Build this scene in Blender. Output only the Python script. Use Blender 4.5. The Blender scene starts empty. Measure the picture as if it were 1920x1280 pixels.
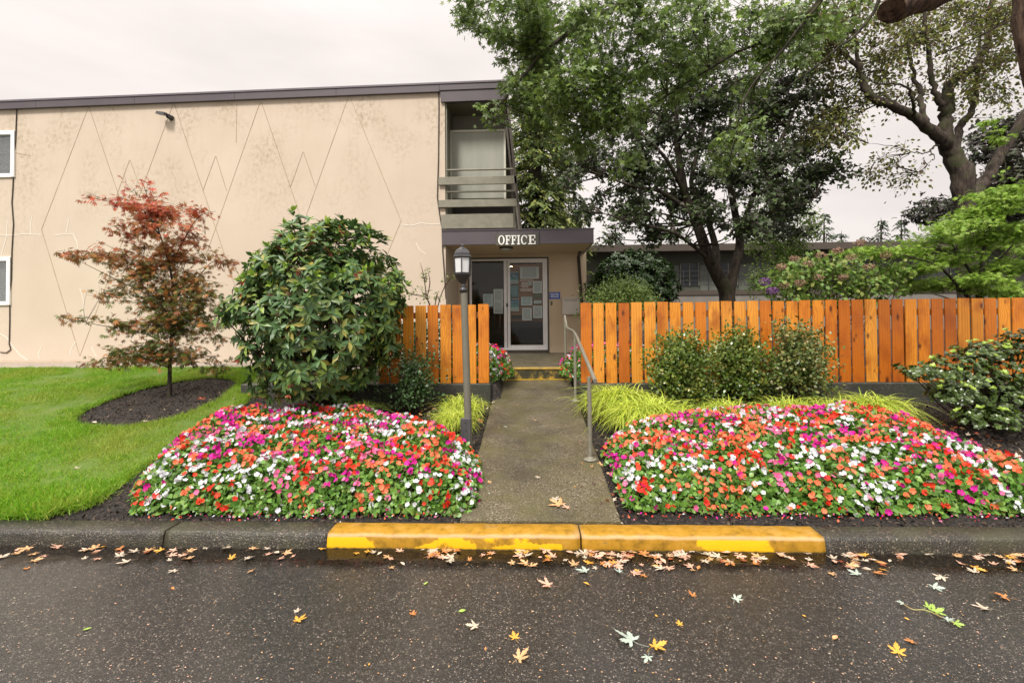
import bpy, math, random
import numpy as np
from mathutils import Vector, Matrix, noise
random.seed(7); rng = np.random.default_rng(11)
S = bpy.context.scene
COL = S.collection
R = math.radians

# ------------------------------------------------------------------ camera
FPX = 907.0
CAMZ = 1.675
PITCH, ROLL, YAW = R(1.0), R(0.45), R(2.05)
SHX, SHY = 0.0, (-FPX*math.tan(PITCH) - 55)/1920
_f = Vector((-math.sin(YAW)*math.cos(PITCH), math.cos(YAW)*math.cos(PITCH), math.sin(PITCH)))
_r0 = Vector((math.cos(YAW), math.sin(YAW), 0)); _u0 = _r0.cross(_f)
_r = _r0*math.cos(ROLL) - _u0*math.sin(ROLL); _u = _u0*math.cos(ROLL) + _r0*math.sin(ROLL)
cam = bpy.data.objects.new('camera', bpy.data.cameras.new('camera')); COL.objects.link(cam)
m = Matrix.Identity(4)
for i in range(3): m[i][0] = _r[i]; m[i][1] = _u[i]; m[i][2] = -_f[i]
m[2][3] = CAMZ; cam.matrix_world = m
cam.data.sensor_width = 36; cam.data.lens = FPX/1920*36
cam.data.shift_x = SHX; cam.data.shift_y = SHY
cam.data.clip_start = 0.05; cam.data.clip_end = 2000
S.camera = cam

# ------------------------------------------------------------------ sky, sun, exposure
SUN_EL, SUN_ROT = R(52), R(205)
w = bpy.data.worlds.new('World'); S.world = w; w.use_nodes = True
nt = w.node_tree; nt.nodes.clear(); N = nt.nodes.new; L = nt.links.new
wo = N('ShaderNodeOutputWorld'); bg = N('ShaderNodeBackground'); bg.inputs[1].default_value = 0.1
sk = N('ShaderNodeTexSky'); sk.sky_type = 'NISHITA'; sk.sun_disc = False; sk.sun_elevation = SUN_EL; sk.sun_rotation = SUN_ROT
tc = N('ShaderNodeTexCoord'); sx = N('ShaderNodeSeparateXYZ'); L(tc.outputs['Generated'], sx.inputs[0])
rp = N('ShaderNodeValToRGB')          # overcast: brighter towards the zenith
e = rp.color_ramp.elements
e[0].position = 0.0; e[0].color = (0.246, 0.223, 0.211, 1)
e[1].position = 1.0; e[1].color = (0.86, 0.80, 0.75, 1)
k = e.new(0.35); k.color = (0.250, 0.228, 0.216, 1)
k = e.new(0.56); k.color = (0.262, 0.240, 0.229, 1)
k = e.new(0.80); k.color = (0.68, 0.635, 0.60, 1)
L(sx.outputs[2], rp.inputs[0])
ns = N('ShaderNodeTexNoise'); ns.inputs['Scale'].default_value = 2.2; ns.inputs['Detail'].default_value = 5
mp = N('ShaderNodeMapping'); mp.inputs['Scale'].default_value = (1, 1, 3.5); L(tc.outputs['Generated'], mp.inputs[0]); L(mp.outputs[0], ns.inputs[0])
mr = N('ShaderNodeMapRange'); mr.inputs[1].default_value = .3; mr.inputs[2].default_value = .7; mr.inputs[3].default_value = 28.5; mr.inputs[4].default_value = 35.5
L(ns.outputs[0], mr.inputs[0])
vm = N('ShaderNodeVectorMath'); vm.operation = 'SCALE'; L(rp.outputs[0], vm.inputs[0]); L(mr.outputs[0], vm.inputs[3])
mx = N('ShaderNodeMix'); mx.data_type = 'RGBA'; mx.inputs[0].default_value = 0.94
L(sk.outputs[0], mx.inputs[6]); L(vm.outputs[0], mx.inputs[7]); L(mx.outputs[2], bg.inputs[0]); L(bg.outputs[0], wo.inputs[0])
sun = bpy.data.objects.new('sun', bpy.data.lights.new('sun', 'SUN')); COL.objects.link(sun)
sun.data.energy = 3.4; sun.data.angle = R(12); sun.data.color = (1, .955, .885)
sd = Vector((math.sin(SUN_ROT)*math.cos(SUN_EL), math.cos(SUN_ROT)*math.cos(SUN_EL), math.sin(SUN_EL)))
sun.rotation_euler = sd.to_track_quat('Z', 'Y').to_euler()
S.view_settings.view_transform = 'Standard'; S.view_settings.look = 'None'
S.view_settings.exposure = 0.34; S.view_settings.gamma = 1
S.cycles.use_denoising = True
S.cycles.max_bounces = 7; S.cycles.transparent_max_bounces = 8; S.cycles.diffuse_bounces = 3
S.cycles.sample_clamp_indirect = 6

# ------------------------------------------------------------------ measuring helpers
def ray(px, py):
    return _f + ((px-960)/FPX + SHX*1920/FPX)*_r + (-(py-640)/FPX + SHY*1920/FPX)*_u
def P(px, py, Y):
    d = ray(px, py); t = Y/d.y
    return Vector((d.x*t, Y, CAMZ + d.z*t))
YK0, YK1, ZK = 3.43, 3.63, 0.105       # kerb
YF = 6.90                               # fence boards
YW = 9.40                               # main wall
YD = 11.10                              # office front
ZP = 0.745                              # porch
YS = 8.10                               # step riser
def zpath(y): return ZK + (y-YK1)*0.0948
def sstep(a, b, x):
    t = min(1, max(0, (x-a)/(b-a))); return t*t*(3-2*t)
XPL, XPR = -0.40, 0.83                  # path edges (refined below)
def terr(x, y):
    if y < YK1: return ZK
    zr = ZK - .02 + (y-YK1)*0.0948
    zl = ZK - .01 + (min(y, 8.55)-YK1)*0.124
    a = sstep(-2.2, -3.6, x)
    if y > YF+.02: zr = 0.64
    z = zr*(1-a) + zl*a
    return z
def G(px, py, dz=0):
    d = ray(px, py); lo = 1.5; hi = 60
    prev = lo
    for i in range(900):
        t = 2.0 + i*0.03
        if CAMZ + d.z*t < terr(d.x*t, d.y*t) + dz:
            return Vector((d.x*t, d.y*t, terr(d.x*t, d.y*t)))
    return Vector((d.x*20, d.y*20, .6))
def groad(px, py):
    d = ray(px, py); t = -CAMZ/d.z
    return Vector((d.x*t, d.y*t, 0))

# ------------------------------------------------------------------ object helpers
def tag(o, label=None, cat=None, group=None, kind=None):
    if label: o['label'] = label
    if cat: o['category'] = cat
    if group: o['group'] = group
    if kind: o['kind'] = kind
    return o
def empty(name, loc, label=None, cat=None, group=None, kind=None):
    o = bpy.data.objects.new(name, None); COL.objects.link(o); o.location = loc; o.empty_display_size = .1
    bpy.context.view_layer.update() if False else None
    return tag(o, label, cat, group, kind)
class MB:
    def __init__(s): s.v = []; s.f = []; s.m = []; s.sm = []
    def add(s, vs, fs, mi=0, smooth=False):
        b = len(s.v); s.v += [tuple(v) for v in vs]
        for f in fs: s.f.append(tuple(b+i for i in f)); s.m.append(mi); s.sm.append(smooth)
    def box(s, a, b, mi=0):
        x0, y0, z0 = [min(a[i], b[i]) for i in range(3)]; x1, y1, z1 = [max(a[i], b[i]) for i in range(3)]
        s.add([(x0,y0,z0),(x1,y0,z0),(x1,y1,z0),(x0,y1,z0),(x0,y0,z1),(x1,y0,z1),(x1,y1,z1),(x0,y1,z1)],
              [(3,2,1,0),(4,5,6,7),(0,1,5,4),(1,2,6,5),(2,3,7,6),(3,0,4,7)], mi)
    def bbox(s, a, b, c=.004, mi=0):   # box with chamfered vertical/front edges: built as three-tier rounded block
        x0, y0, z0 = [min(a[i], b[i]) for i in range(3)]; x1, y1, z1 = [max(a[i], b[i]) for i in range(3)]
        c = min(c, (x1-x0)*.45, (y1-y0)*.45, (z1-z0)*.45)
        def ring(i, z): return [(x0+i,y0+c,z),(x0+c,y0+i,z),(x1-c,y0+i,z),(x1-i,y0+c,z),(x1-i,y1-c,z),(x1-c,y1-i,z),(x0+c,y1-i,z),(x0+i,y1-c,z)]
        vs = ring(c, z0)+ring(0, z0+c)+ring(0, z1-c)+ring(c, z1)
        fs = [tuple(range(7, -1, -1)), tuple(range(24, 32))]
        for k in range(3):
            for j in range(8): fs.append((k*8+j, k*8+(j+1) % 8, (k+1)*8+(j+1) % 8, (k+1)*8+j))
        s.add(vs, fs, mi)
    def tube(s, pts, rad, n=8, mi=0, cap=True):
        pts = [Vector(p) for p in pts]; k = len(pts)
        if not hasattr(rad, '__len__'): rad = [rad]*k
        vs = []; fs = []
        t = (pts[1]-pts[0]).normalized(); ref = Vector((0,0,1)) if abs(t.z) < .9 else Vector((1,0,0))
        u = t.cross(ref).normalized()
        for i in range(k):
            t = (pts[min(i+1, k-1)]-pts[max(i-1, 0)])
            if t.length < 1e-9: t = Vector((0,0,1))
            t.normalize(); u = (u - t*u.dot(t)).normalized(); v = t.cross(u)
            for j in range(n):
                a = 2*math.pi*j/n; vs.append(pts[i] + (u*math.cos(a)+v*math.sin(a))*rad[i])
        for i in range(k-1):
            for j in range(n): fs.append((i*n+j, i*n+(j+1) % n, (i+1)*n+(j+1) % n, (i+1)*n+j))
        s.add(vs, fs, mi, True)
        if cap: s.add(vs[:n], [tuple(range(n-1, -1, -1))], mi); s.add(vs[-n:], [tuple(range(n))], mi)
    def lathe(s, prof, c=(0,0,0), n=24, mi=0, smooth=True):
        vs = []; fs = []
        for r, z in prof:
            for j in range(n):
                a = 2*math.pi*(j+.5)/n; vs.append((c[0]+r*math.cos(a), c[1]+r*math.sin(a), c[2]+z))
        for i in range(len(prof)-1):
            for j in range(n): fs.append((i*n+j, i*n+(j+1) % n, (i+1)*n+(j+1) % n, (i+1)*n+j))
        fs.append(tuple(range(n-1, -1, -1))); fs.append(tuple((len(prof)-1)*n+j for j in range(n)))
        s.add(vs, fs, mi, smooth)
    def prism(s, poly, y0, y1, mi=0):  # polygon in xz extruded along y
        n = len(poly); vs = [(p[0], y0, p[1]) for p in poly]+[(p[0], y1, p[1]) for p in poly]
        fs = [tuple(range(n)), tuple(range(2*n-1, n-1, -1))]
        for i in range(n): fs.append((i, n+i, n+(i+1) % n, (i+1) % n))
        s.add(vs, fs, mi)
    def build(s, name, mats, parent=None, **kw):
        me = bpy.data.meshes.new(name)
        off = parent.location if parent is not None and parent.parent is None and parent.type == 'EMPTY' else None
        if parent is not None and off is None:
            off = parent.get('_o'); off = Vector(off) if off else Vector()
        vs = s.v if off is None else [(v[0]-off[0], v[1]-off[1], v[2]-off[2]) for v in s.v]
        me.from_pydata(vs, [], s.f)
        if not isinstance(mats, (list, tuple)): mats = [mats]
        for q in mats: me.materials.append(q)
        me.polygons.foreach_set('material_index', s.m); me.polygons.foreach_set('use_smooth', s.sm); me.update()
        o = bpy.data.objects.new(name, me); COL.objects.link(o)
        if parent is not None: o.parent = parent; o['_o'] = tuple(off)
        return tag(o, **kw)
def leafmesh(name, pos, dr, nr, size, tmpl, mats, parent=None, mi=None, widths=None, **kw):
    pos = np.asarray(pos, float); n = len(pos)
    tv = np.asarray(tmpl[0], float); tf = tmpl[1]
    dr = dr/np.maximum(np.linalg.norm(dr, axis=1, keepdims=True), 1e-9)
    nr = nr - dr*np.sum(nr*dr, 1, keepdims=True); nr = nr/np.maximum(np.linalg.norm(nr, axis=1, keepdims=True), 1e-9)
    sd_ = np.cross(dr, nr); size = np.broadcast_to(size, (n,))[:, None, None]
    wv = 1 if widths is None else np.asarray(widths)[:, None, None]
    V = pos[:, None, :] + size*(wv*tv[None, :, 0:1]*sd_[:, None, :] + tv[None, :, 1:2]*dr[:, None, :] + tv[None, :, 2:3]*nr[:, None, :])
    off = None
    if parent is not None:
        off = parent.location if parent.type == 'EMPTY' and parent.parent is None else Vector(parent.get('_o', (0,0,0)))
        V = V - np.array(off)
    nv = len(tv); nf = len(tf); fl = np.array([len(f) for f in tf]); fi = np.concatenate([np.array(f) for f in tf])
    me = bpy.data.meshes.new(name); me.vertices.add(n*nv); me.vertices.foreach_set('co', V.astype(np.float32).ravel())
    tot = n*len(fi); me.loops.add(tot); me.loops.foreach_set('vertex_index', (fi[None, :]+np.arange(n)[:, None]*nv).astype(np.int32).ravel())
    me.polygons.add(n*nf); ls = np.concatenate([[0], np.cumsum(fl)[:-1]])
    me.polygons.foreach_set('loop_start', (ls[None, :]+np.arange(n)[:, None]*len(fi)).astype(np.int32).ravel())
    if not isinstance(mats, (list, tuple)): mats = [mats]
    for q in mats: me.materials.append(q)
    if mi is not None: me.polygons.foreach_set('material_index', np.repeat(np.asarray(mi), nf).astype(np.int32))
    me.update(calc_edges=True)
    o = bpy.data.objects.new(name, me); COL.objects.link(o)
    if parent is not None: o.parent = parent; o['_o'] = tuple(off)
    return tag(o, **kw)

# ------------------------------------------------------------------ materials
class NM:
    def __init__(s, name):
        s.m = bpy.data.materials.new(name); s.m.use_nodes = True; s.t = s.m.node_tree; s.t.nodes.clear()
        s.o = s.n('ShaderNodeOutputMaterial'); s.p = s.n('ShaderNodeBsdfPrincipled'); s.l(s.p.outputs[0], s.o.inputs[0])
        s.c = s.n('ShaderNodeTexCoord')
    def n(s, t, **k):
        x = s.t.nodes.new(t)
        for a, b in k.items(): setattr(x, a, b)
        return x
    def l(s, a, b): s.t.links.new(a, b)
    def map(s, scale=(1,1,1), src='Object', loc=(0,0,0)):
        x = s.n('ShaderNodeMapping'); x.inputs['Scale'].default_value = scale; x.inputs['Location'].default_value = loc
        s.l(s.c.outputs[src], x.inputs[0]); return x.outputs[0]
    def noise(s, scale, vec=None, detail=4, rough=.55):
        x = s.n('ShaderNodeTexNoise'); x.inputs['Scale'].default_value = scale; x.inputs['Detail'].default_value = detail; x.inputs['Roughness'].default_value = rough
        s.l(vec if vec is not None else s.c.outputs['Object'], x.inputs[0]); return x.outputs[0]
    def vor(s, scale, vec=None, out='Distance', feat='F1'):
        x = s.n('ShaderNodeTexVoronoi', feature=feat); x.inputs['Scale'].default_value = scale
        s.l(vec if vec is not None else s.c.outputs['Object'], x.inputs[0]); return x.outputs[out]
    def ramp(s, fac, stops, interp='LINEAR'):
        x = s.n('ShaderNodeValToRGB'); x.color_ramp.interpolation = interp; e = x.color_ramp.elements
        while len(e) > 1: e.remove(e[-1])
        for i, (p, c) in enumerate(stops):
            if not hasattr(c, '__len__'): c = (c, c, c)
            q = e[0] if i == 0 else e.new(p)
            q.position = p; q.color = (*c, 1)
        s.l(fac, x.inputs[0]); return x.outputs[0]
    def mix(s, fac, a, b, mode='MIX'):
        x = s.n('ShaderNodeMix', data_type='RGBA', blend_type=mode)
        for i, q in ((0, fac), (6, a), (7, b)):
            if isinstance(q, (int, float)): x.inputs[i].default_value = q
            elif isinstance(q, tuple): x.inputs[i].default_value = (*q, 1)
            else: s.l(q, x.inputs[i])
        return x.outputs[2]
    def math(s, op, a, b=0.0):
        x = s.n('ShaderNodeMath', operation=op)
        for i, q in ((0, a), (1, b)):
            if isinstance(q, (int, float)): x.inputs[i].default_value = q
            else: s.l(q, x.inputs[i])
        return x.outputs[0]
    def set(s, **k):
        for a, b in k.items():
            i = s.p.inputs[{'col':'Base Color','rough':'Roughness','metal':'Metallic','spec':'Specular IOR Level','coat':'Coat Weight','emis':'Emission Color','es':'Emission Strength','cr':'Coat Roughness'}[a]]
            if isinstance(b, (int, float)): i.default_value = b
            elif isinstance(b, tuple): i.default_value = (*b, 1)
            else: s.l(b, i)
    def bump(s, h, st=.3, dist=.01):
        x = s.n('ShaderNodeBump'); x.inputs['Strength'].default_value = st; x.inputs['Distance'].default_value = dist
        s.l(h, x.inputs['Height']); s.l(x.outputs[0], s.p.inputs['Normal'])
def pm(name, c1, c2=None, scale=6, rough=.6, bump=0, bscale=60, metal=0, spec=.5, dist=.004, stretch=(1,1,1)):
    q = NM(name)
    v = q.map(stretch)
    n = q.noise(scale, v, 6)
    q.set(col=q.ramp(n, [(.3, c1), (.7, c2 or tuple(x*.8 for x in c1))]), rough=rough, metal=metal, spec=spec)
    if bump: q.bump(q.noise(bscale, v, 5), bump, dist)
    return q.m
GAIN = {'rhododendron_leaf':1.7,'small_glossy_leaf':1.0,'dark_small_leaf':1.5,'speckled_leaf':1.0,'dark_whorled_leaf':1.15,'impatiens_leaf':1.2,'dark_maple_leaf':1.25,'olive_thin_leaf':1.35,'silver_maple_leaf':1.5,
        'purple_leaf':1.3,'bronze_maple_leaf':1.0,'fir_needle_spray':1.5,'far_fir_spray':1.3,'hydrangea_leaf':1.25,'dark_laurel_leaf':1.5,'birch_leaf':1.2}
def leafm(name, cols, rough=.5, trans=.25, spec=.4, posmix=None):
    g_ = GAIN.get(name, 1.0); cols = [tuple(min(.9, x*g_) for x in c) for c in cols]
    q = NM(name); g = q.n('ShaderNodeNewGeometry')
    n = len(cols); c = q.ramp(g.outputs['Random Per Island'], [(i/max(1, n-1)*.98, x) for i, x in enumerate(cols)])
    if posmix:   # leaf colour that turns with height in the crown: (z low, z high, colours)
        z0, z1, c2 = posmix
        s_ = q.n('ShaderNodeSeparateXYZ'); q.l(q.c.outputs['Object'], s_.inputs[0])
        f = q.math('ADD', s_.outputs[2], q.math('MULTIPLY', g.outputs['Random Per Island'], .55))
        r = q.n('ShaderNodeMapRange'); q.l(f, r.inputs[0]); r.inputs[1].default_value = z0; r.inputs[2].default_value = z1
        cc = q.ramp(q.math('FRACT', q.math('MULTIPLY', g.outputs['Random Per Island'], 7.3)), [(i/max(1, len(c2)-1)*.98, x) for i, x in enumerate(c2)])
        c = q.mix(r.outputs[0], c, cc)
    q.set(col=c, rough=rough, spec=spec)
    if trans:
        t = q.n('ShaderNodeBsdfTranslucent'); q.l(c, t.inputs[0]); mxx = q.n('ShaderNodeMixShader'); mxx.inputs[0].default_value = trans
        q.l(q.p.outputs[0], mxx.inputs[1]); q.l(t.outputs[0], mxx.inputs[2]); q.l(mxx.outputs[0], q.o.inputs[0])
    return q.m

# asphalt: wet, speckled aggregate
q = NM('asphalt')
cell = q.n('ShaderNodeTexVoronoi'); cell.inputs['Scale'].default_value = 185; q.l(q.c.outputs['Object'], cell.inputs[0])
hs = q.n('ShaderNodeSeparateColor'); q.l(cell.outputs['Color'], hs.inputs[0])
c = q.ramp(hs.outputs[0], [(0, (.007,.0066,.006)), (.6, (.017,.0155,.014)), (.86, (.040,.035,.030)), (.965, (.14,.12,.10)), (1, (.36,.30,.24))])
big = q.noise(1.1, None, 5)
c = q.mix(q.ramp(big, [(.35, 0.0), (.7, .45)]), c, (.018,.016,.014))
hole = q.ramp(q.noise(34, None, 3), [(.52, 0.0), (.60, .8)]); c = q.mix(hole, c, (.010,.009,.008))
q.set(col=c, rough=q.ramp(q.math('ADD', q.noise(2.3, None, 4), q.math('MULTIPLY', hs.outputs[1], .25)), [(.35, .16), (.95, .44)]), spec=.5)
q.bump(q.math('ADD', q.math('MULTIPLY', cell.outputs['Distance'], -1.0), q.math('MULTIPLY', q.noise(60, None, 3), .6)), .55, .005)
q.set(coat=.55, cr=.16)
M_asph = q.m
q = NM('gutter_water')
fr = q.n('ShaderNodeFresnel'); fr.inputs[0].default_value = 1.33
tr = q.n('ShaderNodeBsdfTransparent'); tr.inputs[0].default_value = (.62,.56,.48,1); gl = q.n('ShaderNodeBsdfGlossy'); gl.inputs['Roughness'].default_value = .04
ms = q.n('ShaderNodeMixShader'); q.l(fr.outputs[0], ms.inputs[0]); q.l(tr.outputs[0], ms.inputs[1]); q.l(gl.outputs[0], ms.inputs[2]); q.l(ms.outputs[0], q.o.inputs[0])
sy = q.n('ShaderNodeSeparateXYZ'); q.l(q.c.outputs['Object'], sy.inputs[0]); ed = q.math('ADD', sy.outputs[1], q.math('ADD', q.math('MULTIPLY', q.noise(7, None, 8, .75), .34), q.math('MULTIPLY', q.noise(1.2, None, 3), .30)))
mk = q.ramp(ed, [(0, 0.0), (1, 1.0)]); mk = q.n('ShaderNodeMapRange'); q.l(ed, mk.inputs[0]); mk.inputs[1].default_value = YK0+.055; mk.inputs[2].default_value = YK0+.16
t0 = q.n('ShaderNodeBsdfTransparent'); m2 = q.n('ShaderNodeMixShader'); q.l(mk.outputs[0], m2.inputs[0]); q.l(t0.outputs[0], m2.inputs[1]); q.l(ms.outputs[0], m2.inputs[2]); q.l(m2.outputs[0], q.o.inputs[0])
b = q.n('ShaderNodeBump'); b.inputs['Strength'].default_value = .12; b.inputs['Distance'].default_value = .01
q.l(q.noise(9, q.map((1, 4, 1)), 3), b.inputs['Height']); q.l(b.outputs[0], fr.inputs['Normal']); q.l(b.outputs[0], gl.inputs['Normal'])
M_water = q.m
def concrete(name, dark, mid, light, rough=.65, sc=160, moss=None, bst=.5):
    q = NM(name); cell = q.n('ShaderNodeTexVoronoi'); cell.inputs['Scale'].default_value = sc; q.l(q.c.outputs['Object'], cell.inputs[0])
    hs = q.n('ShaderNodeSeparateColor'); q.l(cell.outputs['Color'], hs.inputs[0])
    c = q.ramp(hs.outputs[0], [(0, dark), (.45, mid), (.85, mid), (1, light)])
    c = q.mix(q.ramp(q.noise(2.2, None, 6), [(.38, 0.0), (.7, .65)]), c, tuple(x*.8 for x in dark))
    if moss: c = q.mix(q.ramp(q.noise(3.1, None, 7), [(.45, 0.0), (.65, .6)]), c, moss)
    q.set(col=c, rough=q.ramp(q.noise(5, None, 4), [(.3, rough-.2), (.7, rough)]), spec=.5)
    q.bump(q.math('ADD', q.math('MULTIPLY', cell.outputs['Distance'], -1.0), q.noise(24, None, 6)), bst, .004)
    return q.m
M_path = concrete('exposed_aggregate_path', (.035,.029,.017), (.105,.088,.055), (.30,.25,.18), .55, 120, (.085,.078,.028))
M_kerb = concrete('kerb_concrete', (.009,.008,.006), (.042,.036,.027), (.26,.21,.15), .5, 130, (.05,.05,.022), .9)
M_wallc = concrete('retaining_concrete', (.022,.022,.017), (.05,.048,.038), (.10,.095,.08), .75, 50, (.03,.035,.018))
M_pave = concrete('sidewalk_concrete', (.24,.20,.165), (.34,.29,.24), (.42,.37,.31), .8, 60)
# worn yellow kerb paint
q = NM('yellow_kerb_paint')
n1 = q.noise(1.9, None, 7, .62)
old = q.ramp(q.noise(11, None, 6, .7), [(.3, (.17,.09,.006)), (.5, (.32,.165,.010)), (.75, (.40,.22,.035))])
s_ = q.n('ShaderNodeSeparateXYZ'); q.l(q.c.outputs['Object'], s_.inputs[0])
face = q.ramp(s_.outputs[2], [(.0, 1.0), (.078, 1.0), (.082, 0.0)])
fresh = q.math('MULTIPLY', q.ramp(q.math('ADD', q.noise(1.1, q.map((1,1,2)), 2), q.math('MULTIPLY', q.noise(17, None, 6, .7), .09)), [(.585, 0.0), (.592, 1.0)]), face)
c = q.mix(fresh, old, (.66,.36,.004))
bare = q.ramp(q.noise(6.5, q.map((1, 1, 3)), 6, .7), [(.655, 0.0), (.69, .75)]); c = q.mix(bare, c, (.16,.11,.05))
foot = q.ramp(q.math('ADD', s_.outputs[2], q.math('MULTIPLY', q.noise(25, None, 5), .02)), [(.012, 1.0), (.026, 0.0)]); c = q.mix(foot, c, (.03,.025,.01))  # black base shading painted into the colour along the kerb's foot
edge = q.ramp(q.math('ADD', s_.outputs[2], q.math('MULTIPLY', q.noise(8, None, 5), .02)), [(.085, 0.0), (.094, .5), (.104, .5), (.112, 0.0)]); c = q.mix(edge, c, (.55,.40,.25))
q.set(col=c, rough=q.ramp(q.noise(15, None, 5), [(.3, .55), (.7, .85)]), spec=.25); q.bump(q.math('ADD', q.noise(70, None, 6), q.math('MULTIPLY', fresh, .3)), .5, .003)
M_yell = q.m
# stucco
q = NM('beige_stucco')
base = q.ramp(q.noise(.8, None, 5), [(.3, (.53,.44,.35)), (.7, (.58,.49,.395))])
s_ = q.n('ShaderNodeSeparateXYZ'); q.l(q.c.outputs['Object'], s_.inputs[0])
hi = q.ramp(q.math('DIVIDE', s_.outputs[2], 6.0), [(.30, 0.02), (.48, .35), (.75, 1.0)])
mold = q.math('MULTIPLY', q.ramp(q.noise(1.0, q.map((1,1,.75)), 4), [(.46, 0.0), (.66, 1.0)]), q.ramp(q.noise(13, q.map((1,1,.8)), 9, .78), [(.46, 0.0), (.62, 1.0)]))
mold = q.math('MULTIPLY', mold, hi)
streak = q.math('MULTIPLY', q.ramp(q.noise(3, q.map((2.2,1,.16)), 6, .6), [(.5, 0.0), (.72, .14)]), hi)
mold = q.math('MULTIPLY', mold, .78); c = q.mix(mold, base, (.25,.19,.11)); c = q.mix(streak, c, (.40,.32,.22))
low = q.ramp(q.math('ADD', s_.outputs[2], q.math('MULTIPLY', q.noise(5, None, 6), .12)), [(.0, .6), (.07, .5), (.13, 0.0)]); c = q.mix(low, c, (.42,.30,.2))
q.set(col=c, rough=.9, spec=.2); q.bump(q.math('ADD', q.noise(75, None, 5, .7), q.math('MULTIPLY', q.noise(7, None, 5), .7)), .55, .006)
M_stuc = q.m
M_stuc2 = pm('warm_stucco', (.66,.53,.37), (.60,.475,.33), 1.5, .9, .5, 90, spec=.2)
M_groove = pm('score_line', (.24,.17,.10), (.42,.32,.22), 3, .9)
M_patch = pm('crack_filler', (.76,.71,.64), (.68,.62,.54), 9, .7)
M_fasc = pm('fascia_metal', (.082,.068,.078), (.10,.083,.092), 2, .38, metal=.1)
M_olive = pm('olive_paint', (.15,.15,.11), (.19,.185,.14), 3, .6, .25, 40, stretch=(1,1,.3))
M_olived = pm('dark_olive_stucco', (.18,.17,.13), (.22,.205,.16), 2, .85, .4, 80)
M_olivel = pm('pale_olive_trim', (.24,.225,.17), (.17,.16,.12), 7, .6, .3, 60)
M_brown = pm('dark_brown_trim', (.055,.042,.032), (.07,.055,.042), 4, .5)
M_white = pm('white_frame', (.86,.85,.84), (.80,.79,.78), 5, .4)
M_black = pm('black_metal', (.018,.018,.020), (.03,.03,.033), 20, .32, .2, 80, spec=.6)
M_rail = pm('grey_green_steel', (.20,.19,.15), (.15,.14,.105), 14, .4, .2, 90)
M_post = pm('post_paint', (.155,.148,.115), (.125,.12,.095), 9, .4, .15, 60)
q = NM('clear_glass')
fr = q.n('ShaderNodeFresnel'); fr.inputs[0].default_value = 1.5
tr = q.n('ShaderNodeBsdfTransparent'); tr.inputs[0].default_value = (.86,.88,.87,1); gl = q.n('ShaderNodeBsdfGlossy'); gl.inputs['Roughness'].default_value = .015
ms = q.n('ShaderNodeMixShader'); q.l(q.math('MULTIPLY', fr.outputs[0], .55), ms.inputs[0]); q.l(tr.outputs[0], ms.inputs[1]); q.l(gl.outputs[0], ms.inputs[2]); q.l(ms.outputs[0], q.o.inputs[0])
M_glass = q.m
M_frost = pm('frosted_lamp_glass', (.62,.64,.64), (.54,.56,.56), 12, .35)
M_dark = pm('dark_interior', (.05,.042,.035), (.035,.03,.026), 2, .8)
M_wall_in = pm('interior_wall', (.30,.27,.22), (.26,.23,.19), 2, .8)
M_tin = pm('mailbox_paint', (.66,.60,.52), (.60,.54,.46), 6, .45)
M_pine = pm('brown_blind_wood', (.62,.30,.13), (.50,.23,.09), 8, .5, stretch=(1,1,8))
M_blind = pm('blind_slat', (.55,.57,.60), (.5,.52,.55), 5, .5)
M_pane = pm('window_pane_dark', (.02,.025,.03), (.03,.035,.04), 2, .25, spec=.4)
# stained cedar pickets
q = NM('stained_cedar'); oi = q.n('ShaderNodeObjectInfo')
mpn = q.n('ShaderNodeMapping'); q.l(q.c.outputs['Object'], mpn.inputs[0]); cb = q.n('ShaderNodeCombineXYZ')
for i in range(3): q.l(q.math('MULTIPLY', oi.outputs['Random'], (37.0, 91.0, 53.0)[i]), cb.inputs[i])
q.l(cb.outputs[0], mpn.inputs['Location'])
def st(sc):
    x = q.n('ShaderNodeMapping'); x.inputs['Scale'].default_value = sc; q.l(mpn.outputs[0], x.inputs[0]); return x.outputs[0]
kn = q.n('ShaderNodeTexVoronoi'); kn.inputs['Scale'].default_value = 1; kn.voronoi_dimensions = '2D'; kx = q.n('ShaderNodeSeparateXYZ'); q.l(st((4.4, 1, 2.0)), kx.inputs[0]); kc = q.n('ShaderNodeCombineXYZ'); q.l(kx.outputs[0], kc.inputs[0]); q.l(kx.outputs[2], kc.inputs[1]); q.l(kc.outputs[0], kn.inputs[0])
warp = q.ramp(kn.outputs['Distance'], [(.0, 1.0), (.35, 0.0)])
wv = q.n('ShaderNodeTexWave', wave_type='BANDS', bands_direction='X'); wv.inputs['Scale'].default_value = 9; wv.inputs['Distortion'].default_value = 5.5; wv.inputs['Detail'].default_value = 3
q.l(st((1, 1, .13)), wv.inputs[0]); q.l(q.math('MULTIPLY', warp, 9.0), wv.inputs['Phase Offset'])
grain = q.math('ADD', q.math('MULTIPLY', wv.outputs[1], .34), q.math('MULTIPLY', q.noise(55, st((1, 1, .05)), 5), .75))
tone = q.ramp(oi.outputs['Random'], [(0, (.52,.155,.010)), (.14, (.66,.255,.022)), (.34, (.60,.20,.014)), (.5, (.69,.29,.035)), (.66, (.44,.12,.008)), (.74, (.64,.235,.02)), (.9, (.56,.175,.012))], 'CONSTANT')
c = q.mix(q.ramp(grain, [(.3, 0.0), (.95, .62)]), tone, (.30,.075,.008))
blot = q.ramp(q.noise(3.2, st((1.6,1,.8)), 5), [(.48, 0.0), (.70, .75)]); c = q.mix(blot, c, (.26,.055,.006))
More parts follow.
